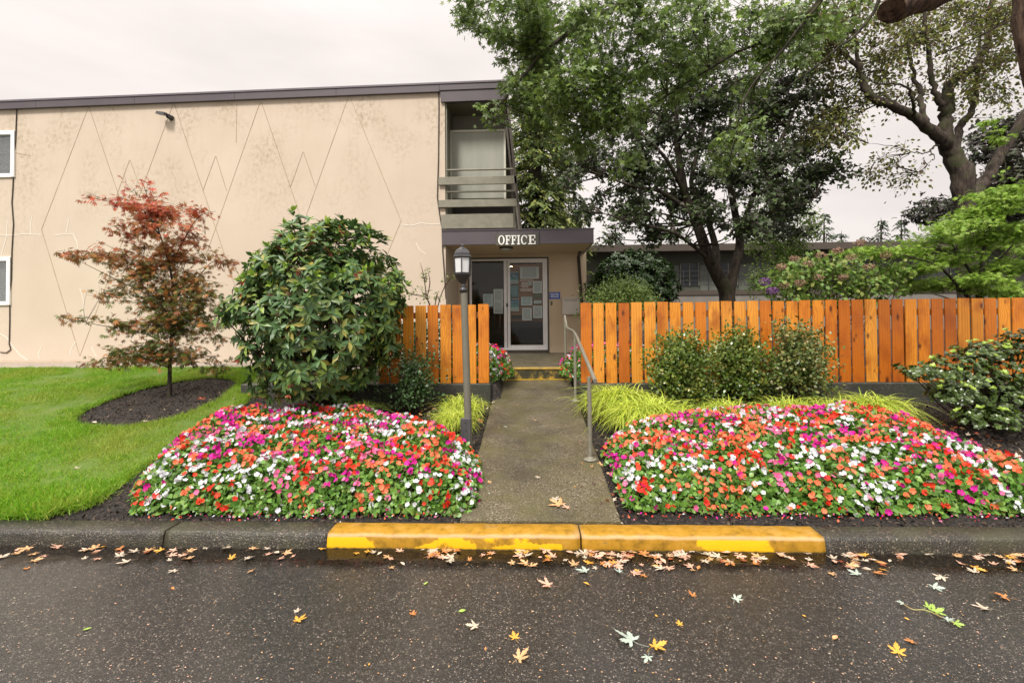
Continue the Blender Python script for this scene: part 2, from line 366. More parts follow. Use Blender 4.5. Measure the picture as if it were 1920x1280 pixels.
kk = q.n('ShaderNodeSeparateColor'); q.l(kn.outputs['Color'], kk.inputs[0]); kd = q.math('ADD', kn.outputs['Distance'], q.math('MULTIPLY', kk.outputs[0], .11)); kd = q.math('ADD', kd, q.math('MULTIPLY', q.noise(14, mpn.outputs[0], 3), .05))
knot = q.ramp(kd, [(.0, 1.0), (.085, .92), (.12, .45), (.17, 0.0)]); c = q.mix(knot, c, (.075,.018,.004))
foot = q.n('ShaderNodeSeparateXYZ'); q.l(q.c.outputs['Generated'], foot.inputs[0])
q.set(col=c, rough=q.ramp(grain, [(.3, .34), (.9, .5)]), spec=.45); q.bump(grain, .25, .003)
M_cedar = q.m
M_cedarin = pm('cedar_rail', (.26,.09,.015), (.16,.05,.01), 6, .5, stretch=(.2,1,1))
q = NM('bark_mulch'); cell = q.n('ShaderNodeTexVoronoi'); cell.inputs['Scale'].default_value = 55; q.l(q.c.outputs['Object'], cell.inputs[0])
hs = q.n('ShaderNodeSeparateColor'); q.l(cell.outputs['Color'], hs.inputs[0])
c = q.ramp(hs.outputs[0], [(0, (.006,.004,.003)), (.7, (.018,.012,.009)), (.95, (.045,.03,.02)), (1, (.10,.07,.05))])
q.set(col=c, rough=.75); q.bump(q.math('ADD', q.noise(22, None, 8, .7), q.math('MULTIPLY', cell.outputs['Distance'], -.8)), 1, .03)
M_soil = q.m
q = NM('lawn_base'); q.set(col=q.ramp(q.noise(3, None, 6), [(.3, (.06,.12,.010)), (.7, (.10,.14,.02))]), rough=.9); M_lawn = q.m
def bark(name, a, b, sc=14, moss=None):
    q = NM(name); v = q.map((1, 1, .28)); n = q.noise(sc, v, 8, .7)
    c = q.ramp(n, [(.35, a), (.62, b)])
    if moss: c = q.mix(q.ramp(q.noise(3.5, None, 5), [(.48, 0.0), (.62, .8)]), c, moss)
    q.set(col=c, rough=.9, spec=.2); q.bump(n, 1, .03); return q.m
M_barkd = bark('dark_bark', (.012,.010,.008), (.06,.05,.04), 12, (.06,.06,.022))
M_barkg = bark('grey_bark', (.012,.009,.008), (.085,.065,.052), 13, (.05,.055,.025))
M_barkr = bark('red_brown_bark', (.018,.011,.008), (.13,.085,.06), 16)
M_barkb = bark('birch_bark', (.05,.045,.04), (.45,.42,.37), 6)
M_twig = bark('twig_bark', (.03,.018,.012), (.08,.05,.032), 30)

# ------------------------------------------------------------------ leaf templates (x side, y along, z normal)
def ell(w=.22, fold=.05, droop=.08):
    v = [(0,0,0), (-w*.8,.3,fold), (-w,.55,fold), (0,1,-droop), (w,.55,fold), (w*.8,.3,fold), (0,.3,0), (0,.62,-droop*.3)]
    return (v, [(0,6,1), (6,7,2,1), (7,3,2), (0,5,6), (5,4,7,6), (4,3,7)])
def palm(lobes, sinus=.26, wid=.13, droop=.0, stem=0):
    # lobes: (angle deg from +y, length)
    v = [(0,0,0)]; lobes = sorted(lobes); out = []
    for i, (a, l) in enumerate(lobes):
        A = R(a); dx, dy = math.sin(A), math.cos(A); nx, ny = dy, -dx
        w_ = wid*l
        out += [(dx*l*.55-nx*w_, dy*l*.55-ny*w_, 0), (dx*l, dy*l, -droop*l*l), (dx*l*.55+nx*w_, dy*l*.55+ny*w_, 0)]
        if i < len(lobes)-1:
            a2 = R((a+lobes[i+1][0])/2); out.append((math.sin(a2)*sinus, math.cos(a2)*sinus, .02))
    v += out; f = []
    n = len(out)
    for i in range(1, n, 2): pass
    f.append(None)
    idx = list(range(1, n+1))
    f = []
    k = 0
    for i in range(len(lobes)):
        a, b_, c_ = idx[k], idx[k+1], idx[k+2]
        pr = idx[k-1] if k > 0 else 0; nx_ = idx[k+3] if k+3 < n else 0
        poly = [0] + ([pr] if pr else []) + [a, b_, c_] + ([nx_] if nx_ else [])
        f.append(tuple(poly)); k += 4
    v = [(x, y+.12, z) for x, y, z in v]
    if stem:
        b0 = len(v); v += [(-.012, .12, 0), (.012, .12, 0), (.05, -stem, .03), (.03, -stem, .03)]; f.append((b0, b0+1, b0+2, b0+3))
    return (v, f)
T_ELL = ell(); T_ELLW = ell(.34, .04, .1); T_OV = ([(0,0,0), (-.34,.45,.05), (0,1,-.06), (.34,.45,.05)], [(0,3,1), (3,2,1)])
T_MAPLE = palm([(-105,.5),(-52,.8),(0,1),(52,.8),(105,.5)], .30, .20, .12)
T_JAP = palm([(-115,.5),(-75,.75),(-36,.95),(0,1),(36,.95),(75,.75),(115,.5)], .16, .12, .15)
T_SILV = palm([(-100,.55),(-48,.9),(0,1.05),(48,.9),(100,.55)], .24, .17, .1, .5)
T_MAPF = palm([(-80,.75),(0,1),(80,.75)], .42, .3, .1)
def petals(n=5, cup=.16):
    v = [(0,0,-.05)]; f = []
    for i in range(n):
        a0 = 2*math.pi*i/n; w_ = math.pi/n
        b0 = len(v)
        for da, r in ((-w_*.98, .58), (-w_*.66, .95), (0, .90), (w_*.66, .95), (w_*.98, .58)):
            v.append((math.sin(a0+da)*r*.5, math.cos(a0+da)*r*.5, cup*r*(1+.6*math.sin(3*i))))
        f.append((0, b0, b0+1, b0+2, b0+3, b0+4))
    return (v, f)
T_BLOOM = petals()
def blade(seg=4, w=.02, arch=.5):
    v = []; f = []
    for i in range(seg+1):
        t = i/seg; ww = w*(1-t**1.6)+.0008; z = -arch*t*t
        v += [(-ww, t, z), (ww, t, z)]
        if i: f.append((2*i-2, 2*i-1, 2*i+1, 2*i))
    return (v, f)
def rdir(n, up=0.0):
    d = rng.normal(size=(n, 3)); d[:, 2] += up; return d/np.linalg.norm(d, axis=1, keepdims=True)

# ================================================================== THE SETTING
# road
mb = MB(); mb.add([(-60,-30,0),(60,-30,0),(60,YK0+.02,0),(-60,YK0+.02,0)], [(0,1,2,3)])
mb.build('road', M_asph, kind='structure')
# gutter water: a wandering sheet against the kerb
mb = MB(); xs = [-9+i*.1 for i in range(181)]
top = [(x, YK0-.012, .004) for x in xs]
bot = [(x, YK0-.40-.10*noise.noise(Vector((x*.55, 3, 0)))-.05*noise.noise(Vector((x*2.3, 7, 0)))-(.05 if x < -1 else 0), .004) for x in xs]
mb.add(top+bot, [(i, 181+i, 182+i, i+1) for i in range(180)]); mb.build('gutter_water', M_water, kind='structure')
# kerb: profile swept in x, cut into blocks
def kerb(x0, x1, mat, nm, ra=True, rb=True, **kw):
    pr = [(YK0-.004, -.05), (YK0, .02), (YK0+.012, .080), (YK0+.020, .096), (YK0+.036, ZK), (YK1-.01, ZK), (YK1, ZK-.01), (YK1, -.05)]
    mb = MB(); n = max(2, int((x1-x0)/.04)); V = []
    for i in range(n+1):
        x = x0+(x1-x0)*i/n
        e_ = min(i if ra else 99, n-i if rb else 99)*((x1-x0)/n); sh = .006*max(0, 1-e_/.03)
        for j, (y, z) in enumerate(pr):
            k_ = noise.noise(Vector((x*9, y*20, z*30)))*.003 + noise.noise(Vector((x*1.3, 2, z*4)))*.004
            V.append((x, y+k_+(sh if j < 4 else 0), z+(k_-sh if 2 <= j <= 5 else 0)))
    m_ = len(pr); F = []
    for i in range(n):
        for j in range(m_-1): F.append((i*m_+j, (i+1)*m_+j, (i+1)*m_+j+1, i*m_+j+1))
    F.append(tuple(range(m_))); F.append(tuple(n*m_+j for j in range(m_-1, -1, -1)))
    mb.add(V, F, 0, True)
    for i in (-1, -2): mb.sm[i] = False
    return mb.build(nm, mat, kind='structure', **kw)
xa = groad(618, 1022).x; xb = groad(1089, 1028).x; xc = groad(1541, 1031).x; xl = groad(312, 1020).x
kerb(-9, xl-.006, M_kerb, 'kerb'); kerb(xl+.006, xa-.0005, M_kerb, 'kerb', True, False)
kerb(xa, xb-.006, M_yell, 'kerb', False, True, label='yellow painted kerb block left of the crack'); kerb(xb+.006, xc, M_yell, 'kerb', True, False, label='yellow painted kerb block right of the crack')
kerb(xc+.0005, 9, M_kerb, 'kerb', False, False)

# mulch ground sheet (one sheet to the horizon)
gx = [-80,-50,-30,-20,-14] + [-10+.1*i for i in range(211)] + [12,16,24,40,80]
gy = [YK1-.02] + [3.7+.08*i for i in range(80)] + [10.3, 11, 12, 14, 18, 24, 32, 45, 60, 90, 200]
V = []
for y in gy:
    for x in gx:
        z = terr(x, y)-.012
        if -10 <= x <= 11 and y < 10 and y > 3.66: z += noise.noise(Vector((x*3, y*3, 0)))*.014 + noise.noise(Vector((x*11, y*11, 4)))*.007
        if XPL-.1 < x < XPR+.1 and 3.6 < y < 8.2: z = min(z, zpath(y)-.05)
        if YF+.1 < y and -1.3 < x < 1.9: z = min(z, ZP-.12)
        if XPL-.1 < x < XPR+.1 and 8.0 < y < 8.3: z = .3
        if y < 3.66: z = ZK-.03
        V.append((x, y, z))
nx_ = len(gx); F = [(j*nx_+i, j*nx_+i+1, (j+1)*nx_+i+1, (j+1)*nx_+i) for j in range(len(gy)-1) for i in range(nx_-1)]
mb = MB(); mb.add(V, F, 0, True); mb.build('ground', M_soil, kind='structure')

# lawn
def inpoly(x, y, poly):
    c = False; n = len(poly); j = n-1
    for i in range(n):
        a, b_ = poly[i], poly[j]
        if (a[1] > y) != (b_[1] > y) and x < (b_[0]-a[0])*(y-a[1])/(b_[1]-a[1])+a[0]: c = not c
        j = i
    return c
lawn_px = [(110,966),(172,950),(238,898),(278,872),(316,842),(362,812),(418,782),(458,755),(480,722),(472,696)]
LP = [(G(a, b).x, G(a, b).y) for a, b in lawn_px]
lawnpoly = [(-16, YK1+.02)] + [(LP[0][0], YK1+.02)] + LP + [(-3.9, 8.53), (-16, 8.53)]
ring_px = [(130,792),(148,803),(215,808),(300,796),(365,776),(420,750),(452,720),(440,711),(400,708),(330,716),(260,731),(200,752),(150,773)]
RP = [(G(a, b).x, G(a, b).y) for a, b in ring_px]
def onlawn(x, y): return inpoly(x, y, lawnpoly) and not inpoly(x, y, RP)
mb = MB(); st_ = .05; V = {}; vl = []; F = []
def vid(i, j):
    if (i, j) not in V:
        x = -12+i*st_; y = YK1+.02+j*st_
        V[(i, j)] = len(vl); vl.append((x, y, terr(x, y)+.022+noise.noise(Vector((x*1.5, y*1.5, 9)))*.012))
    return V[(i, j)]
for i in range(190):
    for j in range(99):
        if onlawn(-12+(i+.5)*st_, YK1+.02+(j+.5)*st_): F.append((vid(i,j), vid(i+1,j), vid(i+1,j+1), vid(i,j+1)))
mb.add(vl, F, 0, True); mb.build('lawn', M_lawn, kind='structure')
# grass blades
M_grass = leafm('grass_blades', [(.10,.25,.010), (.16,.36,.014), (.21,.44,.020), (.28,.46,.028), (.13,.29,.012), (.40,.42,.07)], .55, .4)
t_ = M_grass.node_tree; pn_ = [x for x in t_.nodes if x.type == 'BSDF_PRINCIPLED'][0]; tn_ = [x for x in t_.nodes if x.type == 'BSDF_TRANSLUCENT'][0]; src_ = pn_.inputs[0].links[0].from_socket
tcx = [x for x in t_.nodes if x.type == 'TEX_COORD'][0]; nz_ = t_.nodes.new('ShaderNodeTexNoise'); nz_.inputs['Scale'].default_value = 1.3; nz_.inputs['Detail'].default_value = 6; t_.links.new(tcx.outputs['Object'], nz_.inputs[0])
r__ = t_.nodes.new('ShaderNodeValToRGB'); r__.color_ramp.elements[0].position = .46; r__.color_ramp.elements[1].position = .68; r__.color_ramp.elements[1].color = (.65,.65,.65,1); t_.links.new(nz_.outputs[0], r__.inputs[0])
mm_ = t_.nodes.new('ShaderNodeMix'); mm_.data_type = 'RGBA'; t_.links.new(r__.outputs[0], mm_.inputs[0]); t_.links.new(src_, mm_.inputs[6]); mm_.inputs[7].default_value = (.36,.38,.07,1); t_.links.new(mm_.outputs[2], pn_.inputs[0]); t_.links.new(mm_.outputs[2], tn_.inputs[0])
NG = 190000; gxs = rng.uniform(-9.6, -2.4, NG*2); gys = YK1+.03+(8.5-YK1)*rng.uniform(0, 1, NG*2)**1.25
keep = [i for i in range(NG*2) if onlawn(gxs[i], gys[i])][:NG]
gxs, gys = gxs[keep], gys[keep]; n = len(gxs)
gz = np.array([terr(a, b) + .018 for a, b in zip(gxs, gys)])
patch = np.array([noise.noise(Vector((a*1.2, b*1.2, 0)))+.7*noise.noise(Vector((a*5, b*5, 2))) for a, b in zip(gxs, gys)])
d = rng.normal(size=(n, 3))*.75; d[:, 2] = 1
leafmesh('grass', np.stack([gxs, gys, gz], 1), d, rdir(n), rng.uniform(.028, .062, n)*(1+.8*patch), blade(2, .05, .3), M_grass,
         kind='stuff', label='bright green wet lawn grass')
# ragged longer grass at lawn edge
eg = []
for poly, sgn in ((LP, 1), (RP+[RP[0]], 1), ([(-9, YK1+.04), (LP[0][0], YK1+.04)], 1)):
    for a, b_ in zip(poly[:-1], poly[1:]):
        l_ = math.dist(a, b_)
        for k in range(int(l_*900)):
            t = random.random(); eg.append((a[0]+(b_[0]-a[0])*t+random.gauss(0, .03), a[1]+(b_[1]-a[1])*t+random.gauss(0, .03)))
eg = np.array(eg); n = len(eg); d = rng.normal(size=(n, 3))*.7; d[:, 2] = 1
leafmesh('grass', np.stack([eg[:, 0], eg[:, 1], [terr(a, b)+.0 for a, b in eg]], 1), d, rdir(n), rng.uniform(.03, .095, n), blade(3, .035, .5), M_grass,
         kind='stuff', label='longer ragged grass along the lawn edges')
# building sidewalk
mb = MB()
for i in range(6):
    x0 = -14+i*2.15; x1 = x0+2.14
    if x1 > -1.6: x1 = -1.6
    mb.bbox((x0, 8.55, .3), (x1, YW+.05, .735), .01)
mb.build('sidewalk', M_pave, kind='structure')
# entrance path with a joint
xl0, xr0 = G(862, 977).x, G(1165, 978).x
XPL = P(862, 977, YK1).x; XPR = P(1165, 979, YK1).x
mb = MB()
def pathslab(y0, y1, xo=0):
    n = 24; Vv = []
    for i in range(n+1):
        y = y0+(y1-y0)*i/n
        wob = noise.noise(Vector((0, y*3, 5)))*.008
        zz = zpath(y)+.012
        row = [(XPL+wob, zz-.15), (XPL+wob, zz-.006), (XPL+.012+wob, zz)] + [(XPL+(XPR-XPL)*k/8, zz) for k in range(1, 8)] + [(XPR-.012-wob, zz), (XPR-wob, zz-.006), (XPR-wob, zz-.15)]
        for (x, z) in row: Vv.append((x, y, z))
    m_ = len(row)
    F = [(i*m_+j, i*m_+j+1, (i+1)*m_+j+1, (i+1)*m_+j) for i in range(n) for j in range(m_-1)]
    F += [tuple(range(m_-1, -1, -1)), tuple(n*m_+j for j in range(m_))]
    mb.add(Vv, F)
yj = 7.0
pathslab(YK1+.004, yj-.004); pathslab(yj+.004, YS)
mb.build('path', M_path, kind='structure')

# porch slab with yellow nosing
XO0 = P(836, 560, YW).x            # main wall corner
XO1 = P(1100, 560, YD).x           # office right corner
porch = empty('porch', (0, YS, ZP), 'concrete porch slab and step with yellow edge before the office door', 'porch step')
mb = MB(); mb.bbox((XO0+.02, YS+.35, .2), (XO1-.02, YD, ZP), .008); mb.bbox((XPL-.02, YS+.045, .2), (XPR+.02, YS+.349, ZP-.001), .008); mb.build('slab', M_path, porch)
q = NM('mossy_yellow'); c = q.ramp(q.noise(7, None, 6, .7), [(.36, (.40,.24,.02)), (.44, (.16,.11,.02)), (.50, (.04,.036,.012)), (.7, (.02,.018,.009))]); q.set(col=c, rough=.6); q.bump(q.noise(50, None, 5), .4, .004); M_moss = q.m
mb = MB(); mb.bbox((XPL-.03, YS, .3), (XPR+.03, YS+.043, ZP-.035), .006); mb.build('riser', M_moss, porch)
mb = MB(); mb.bbox((XPL-.03, YS-.012, ZP-.034), (XPR+.03, YS+.06, ZP+.004), .008); mb.build('nosing', pm('yellow_edge', (.48,.30,.04), (.20,.14,.04), 9, .5), porch)
mb = MB(); mb.box((XPL, YS-.03, zpath(YS)+.014), (XPR, YS-.001, zpath(YS)+.03)); mb.build('base_line', pm('yellow_line', (.55,.34,.02), (.2,.14,.03), 12, .5), porch)

# ================================================================== MAIN BUILDING
B = empty('apartment_building', (XO0, YW, .73), 'two storey beige stucco apartment block with scored diamond pattern and dark flat roof edge', 'building')
ztop_r = P(825, 174, YW).z; ztop_l = P(0, 207, YW).z
xL = -14.0
slope = (ztop_r-ztop_l)/(P(825,174,YW).x-P(0,207,YW).x)
def zroof(x): return ztop_r + (x-P(825,174,YW).x)*slope
# wall with window openings
wu = (P(-40, 249, YW).x, P(27, 330, YW).x, P(10, 331, YW).z, P(10, 248, YW).z)
wl = (P(-40, 484, YW).x, P(19, 570, YW).x, P(10, 570, YW).z, P(10, 484, YW).z)
wu = (wu[1]-1.2, wu[1], wu[2], wu[3]); wl = (wl[1]-1.2, wl[1], wl[2], wl[3])
mb = MB()
def wbox(x0, x1, z0, z1):
    za, zb = (z0, z0); 
    t0 = zroof(x0) if z1 is None else z1; t1 = zroof(x1) if z1 is None else z1
    mb.prism([(x0, z0), (x1, z0), (x1, t1), (x0, t0)], YW, YW+.22)
wbox(xL, wl[0], .3, None)
wbox(wl[0], wl[1], .3, wl[2]); wbox(wl[0], wl[1], wl[3], wu[2]); 
wbox(wl[1], wu[1], .3, wu[2]) if wu[1] > wl[1] else None
wbox(wl[0], wu[0], wu[2], wu[3]) if wu[0] > wl[0]+.001 else None
wbox(wl[0], wu[1], wu[3], None)
wbox(wu[1], XO0, .3, None)
mb.box((XO0-.22, YW+.22, .3), (XO0, YD+3, ztop_r+.05))     # return wall beside the porch
mb.build('wall', M_stuc, B)
def wq(pts, wdt, name, mat, parent, y=YW, pr=.003):
    mb = MB()
    for pl in pts:
        Q = [P(a, b, y) for a, b in pl]
        for a, b_ in zip(Q[:-1], Q[1:]):
            dx, dz = b_.x-a.x, b_.z-a.z; l_ = math.hypot(dx, dz); nx, nz = -dz/l_*wdt/2, dx/l_*wdt/2
            mb.add([(a.x-nx, y-pr, a.z-nz), (b_.x-nx, y-pr, b_.z-nz), (b_.x+nx, y-pr, b_.z+nz), (a.x+nx, y-pr, a.z+nz),
                    (a.x-nx, y+.002, a.z-nz), (b_.x-nx, y+.002, b_.z-nz), (b_.x+nx, y+.002, b_.z+nz), (a.x+nx, y+.002, a.z+nz)],
                   [(0,1,2,3), (0,4,5,1), (3,2,6,7), (0,3,7,4), (1,5,6,2)])
            pr += .00003
    return mb.build(name, mat, parent)
wq([[(166,201),(78,430),(150,668)], [(325,195),(150,667)], [(167,201),(322,662)], [(327,196),(482,660)], [(488,191),(322,661)], [(490,191),(648,655)],
    [(653,182),(484,658)], [(656,182),(752,414),(655,652)], [(243,300),(219,366)], [(244,300),(268,366)], [(404,293),(380,359)], [(405,293),(425,358)],
    [(568,285),(545,350)], [(569,285),(591,350)], [(444,195),(443,268)], [(58,292),(20,285)]], .0085, 'score_lines', M_groove, B)
CRK = [[(0,440),(20,441),(45,439),(78,440)], [(60,405),(57,425),(58,440)], [(14,412),(13,440),(8,460),(3,478)], [(103,441),(122,439),(137,438),(145,455),(147,485)],
       [(130,410),(127,424),(124,437)], [(0,625),(12,632),(25,650),(38,666),(52,675)], [(78,650),(73,662),(74,672)], [(142,640),(133,655),(132,666)], [(172,650),(176,660),(181,668)],
       [(752,421),(772,423),(790,418),(808,421),(826,420)], [(780,455),(787,468),(798,476)], [(356,436),(380,436)], [(18,600),(17,640)], [(150,540),(157,565),(155,600)], [(250,575),(252,600),(249,640)]]
for c_ in CRK: wq([c_], .013, 'crack_filler', M_patch, B, pr=.004)
# roof fascia, cap line
mb = MB(); x1f = P(825,165,YW).x; xe = P(951,160,YW-.1).x
hF = P(825,158,YW).z-P(825,174,YW).z
def fas(x0, x1, zb0, zt0, y0, y1):
    mb.prism([(x0, zroof(x0)+zb0), (x1, zroof(x1)+zb0), (x1, zroof(x1)+zt0), (x0, zroof(x0)+zt0)], y0, y1)
for i in range(6):
    a = xL+(x1f-xL)*i/6; b_ = xL+(x1f-xL)*(i+1)/6-.006
    fas(a, b_, -.005, hF-.035, YW-.07, YW+.3)
fas(x1f, xe, hF*.1, hF-.035, YW-.07, YW+.02)
mb.build('fascia', M_fasc, B)
mb = MB(); fas(xL, xe+.004, hF-.034, hF, YW-.085, YW+.02); mb.build('drip_edge', pm('lighter_drip_edge', (.15,.13,.145), (.12,.10,.12), 3, .35), B)
mb = MB(); mb.box((xL, YW-.05, ztop_l+.0), (xL+.001, YW, ztop_l+.01)); 
fas(xL, xe, hF*.2, hF*.7, YW+.301, YD+6); mb.build('roof', M_fasc, B)
mb = MB(); z0 = P(880,192,YW).z
mb.prism([(x1f+.02, z0), (xe+.02, z0+.02), (xe, zroof(xe)+hF*.1-.002), (x1f+.02, zroof(x1f)+hF*.1-.002)], YW-.05, YW+.06); mb.build('balcony_fascia', M_fasc, B)
# balcony recess: soffit, back wall, side fin, panel
YB = 9.85
zc0 = P(828, 433, YW).z          # top of office canopy
fT = P(952, 176, YW); fB = P(979, 432, YW)
mb = MB(); mb.prism([(XO0-.01, z0+.04), (fT.x, z0+.05), (fT.x, z0+.09), (XO0-.01, z0+.09)], YW+.07, YD+2.9); mb.build('soffit', M_olived, B)
mb = MB(); mb.prism([(XO0, zc0-.1), (fB.x-.03, zc0-.1), (fT.x-.02, z0+.04), (XO0, z0+.04)], YB+.3, YB+.45); mb.build('balcony_back_wall', M_olived, B)
mb = MB(); mb.box((XO0+.001, YW+.03, zc0-.1), (XO0+.035, YB+.3, z0+.038)); mb.build('balcony_side_wall', M_olive, B)
mb = MB()
def sl(x0, x1, y0, y1):
    mb.prism([(fB.x+x0, fB.z-.02), (fB.x+x1, fB.z-.02), (fT.x+x1, fT.z), (fT.x+x0, fT.z)], y0, y1)
sl(-.045, .0, YW-.06, YW+.05); sl(-.11, -.075, YW+.15, YW+.22)
mb.build('slanted_post', M_brown, B)
mb = MB(); sl(-.03, -.005, YW+.3, YD+2.5); mb.build('slanted_side_panel', M_olived, B)
pl_, pr_ = P(843, 244, YB).x, P(948, 244, YB).x; zt, zb = P(895, 244, YB).z, P(895, 372, YB).z
ppn = MB(); ppn.box((pl_+.04, YB, zb), (pr_-.04, YB+.03, zt-.04)); pan = ppn.build('storage_panel', pm('weathered_grey_panel', (.34,.34,.285), (.28,.28,.235), 5, .7, .3, 50, stretch=(1,1,.2)), B)
mb = MB(); mb.box((pl_, YB-.02, zb-.02), (pl_+.04, YB+.04, zt)); mb.box((pr_-.04, YB-.02, zb-.02), (pr_, YB+.04, zt)); mb.box((pl_+.04, YB-.018, zt-.04), (pr_-.04, YB+.038, zt)); mb.build('panel_frame', pm('panel_frame_paint', (.58,.56,.46), (.48,.46,.38), 7, .6), pan)
mb = MB(); mb.box((XO0+.04, YB+.2, P(0+895,402,YB).z), (pr_+.1, YB+.25, zb)); mb.build('balcony_glazing', M_dark, B)
for i in range(7):
    if i in (3,): continue
mb = MB(); mb.box((XO0+.02, YW+.12, zc0), (fB.x-.12, YB+.3, zc0+.06)); mb.build('balcony_floor', M_olived, B)
# balcony rails and boards
xr0_, xr1_ = P(822, 338, YW-.05).x, P(970, 338, YW-.05).x
for (ya, yb_) in ((331, 346), (374, 388)):
    mb = MB(); mb.bbox((xr0_, YW-.06, P(895, yb_, YW-.05).z), (xr1_, YW-.02, P(895, ya, YW-.05).z), .005); mb.build('rail_board', M_olivel, B)
mb = MB(); mb.bbox((P(828,415,YW).x, YW-.045, P(895,429,YW).z), (P(963,415,YW).x, YW+.0, P(895,402,YW).z), .005); mb.build('rail_board', M_olivel, B)
for yy in (318, 359):
    mb = MB(); z = P(895, yy, YW+.03).z; mb.tube([(XO0+.02, YW+.04, z), (xr1_-.04, YW+.04, z)], .02, 8); mb.tube([(xr1_-.06, YW+.04, z), (xr1_-.06, YB+.3, z)], .018, 8); mb.build('rail_bar', M_olivel, B)
# windows
for (x0, x1, z0_, z1_), nm in ((wu, 'upper'), (wl, 'lower')):
    fr_ = MB(); y0 = YW-.035
    t = .055
    fr_.bbox((x0-.02, y0, z0_-.02), (x0+t, YW+.06, z1_+.02)); fr_.bbox((x1-t, y0, z0_-.02), (x1+.02, YW+.06, z1_+.02))
    fr_.box((x0+t, y0+.003, z1_-t), (x1-t, YW+.06, z1_+.02)); fr_.box((x0+t, y0+.003, z0_-.02), (x1-t, YW+.06, z0_+t))
    w_ = fr_.build('window', M_white, B, label=nm+' white framed window at the wall edge')
    mb = MB(); mb.box((x0+t, YW+.03, z0_+t), (x1-t, YW+.036, z1_-t)); mb.build('pane', M_glass, w_)
    mb = MB(); nsl = 34 if nm == 'upper' else 22; hh = (z1_-z0_-2*t)/nsl
    for i in range(nsl):
        zz = z0_+t+i*hh; mb.add([(x0+t, YW+.07, zz), (x1-t, YW+.07, zz), (x1-t, YW+.085, zz+hh*.8), (x0+t, YW+.085, zz+hh*.8)], [(0,1,2,3)])
    mb.build('blind', M_blind, w_)
    mb = MB(); mb.box((x0-.02, YW+.221, z0_-.02), (x1+.02, YW+.25, z1_+.02)); mb.build('room_shade', M_dark, w_)
# back of building volume to be solid
mb = MB(); mb.box((xL, YW+.6, .3), (XO0-.24, YD+6, zroof(-5)-.05)); mb.build('inner_volume', M_dark, B)

# ---- office front (part of the building)
YC = YW-.02
cz1 = P(895,433,YC).z; cz0 = P(895,459,YC).z; cx0 = P(829,445,YC).x; cx1 = P(1113,445,YC).x
xend = max(cx1, XO1+.06)
mb = MB(); xm = [cx0, P(928,445,YC).x+.05, P(1012,445,YC).x, cx1]
for a, b_ in zip(xm[:-1], xm[1:]): mb.bbox((a+.002, YC-.03, cz0), (b_-.002, YC+.01, cz1), .003)
mb.box((cx0, YC-.045, cz1+.001), (cx1+.012, YC+.05, cz1+.022)); mb.box((cx1-.028, YC+.011, cz0+.001), (cx1-.001, YD+.2, cz1))
mb.build('canopy_fascia', M_fasc, B)
mb = MB(); mb.box((cx0, YC+.05, cz1-.02), (cx1-.03, YD+2.5, cz1-.002)); mb.build('canopy_roof', M_fasc, B)
mb = MB(); mb.box((cx0, YC+.012, cz0+.012), (cx1-.03, YD-.001, cz0+.05)); mb.build('canopy_soffit', M_stuc2, B)
# office wall with door opening
dx0, dx1 = P(878,570,YD).x, P(1029,570,YD).x; dz1 = P(950,483,YD).z; dz0 = ZP
mb = MB(); mb.box((XO0, YD, .3), (dx0, YD+.15, cz0+.06)); mb.box((dx1, YD, .3), (XO1, YD+.15, cz0+.06)); mb.box((dx0, YD, dz1), (dx1, YD+.15, cz0+.06)); mb.box((dx0, YD, .3), (dx1, YD+.15, dz0))
mb.box((XO1-.15, YD+.151, .3), (XO1, YD+4, cz1-.03)); mb.build('office_wall', M_stuc2, B)
mb = MB(); mb.box((XO0-.3, YD+4, .5), (XO1+.1, YD+4.1, 3.3)); mb.box((dx0-.8, YD+.2, ZP-.1), (XO1-.16, YD+4, ZP+.01)); mb.box((XO0+.0, YD+.3, ZP), (XO0+.05, YD+4, 3.1)); mb.box((XO0, YD+.2, cz0+.02), (XO1-.16, YD+4, cz0+.06)); mb.build('office_interior', M_wall_in, B)
# sliding door
D = MB(); t = .05
D.box((dx0-.0, YD-.03, dz0), (dx0+t*.6, YD+.05, dz1)); D.box((dx1-t*.6, YD-.03, dz0), (dx1, YD+.05, dz1)); D.box((dx0+t*.6, YD-.028, dz1-t*.6), (dx1-t*.6, YD+.05, dz1)); D.box((dx0+t*.6, YD-.028, dz0), (dx1-t*.6, YD+.05, P(950,656,YD).z))
door = D.build('sliding_door', M_brown, B)
wx0, wx1 = dx0+t*.6, dx1-t*.6; wz0 = P(950,656,YD).z+.001; wz1 = dz1-t*.6-.001
xm0, xm1 = P(945,570,YD).x, P(956,570,YD).x
mb = MB(); a = .055
mb.bbox((wx0, YD-.02, wz0), (wx0+a, YD+.04, wz1)); mb.bbox((wx1-a, YD-.02, wz0), (wx1, YD+.04, wz1)); mb.box((wx0+a, YD-.018, wz1-a*.8), (wx1-a, YD+.04, wz1)); mb.box((wx0+a, YD-.018, wz0), (wx1-a, YD+.04, wz0+a*.9))
mb.build('white_frame', M_white, door)
mb = MB(); mb.bbox((xm0, YD-.014, wz0+a*.9), (xm0+.07, YD+.01, wz1-a*.8)); mb.bbox((xm1-.055, YD+.012, wz0+a*.9), (xm1+.01, YD+.035, wz1-a*.8)); mb.box((wx1-a-.05, YD+.012, wz0+a*.9), (wx1-a, YD+.035, wz1-a*.8)); mb.box((xm1+.01, YD+.013, wz1-a*.8-.045), (wx1-a-.05, YD+.034, wz1-a*.8)); mb.box((xm1+.01, YD+.013, wz0+a*.9), (wx1-a-.05, YD+.034, wz0+a*.9+.06)); mb.build('leaf_frame', M_white, door)
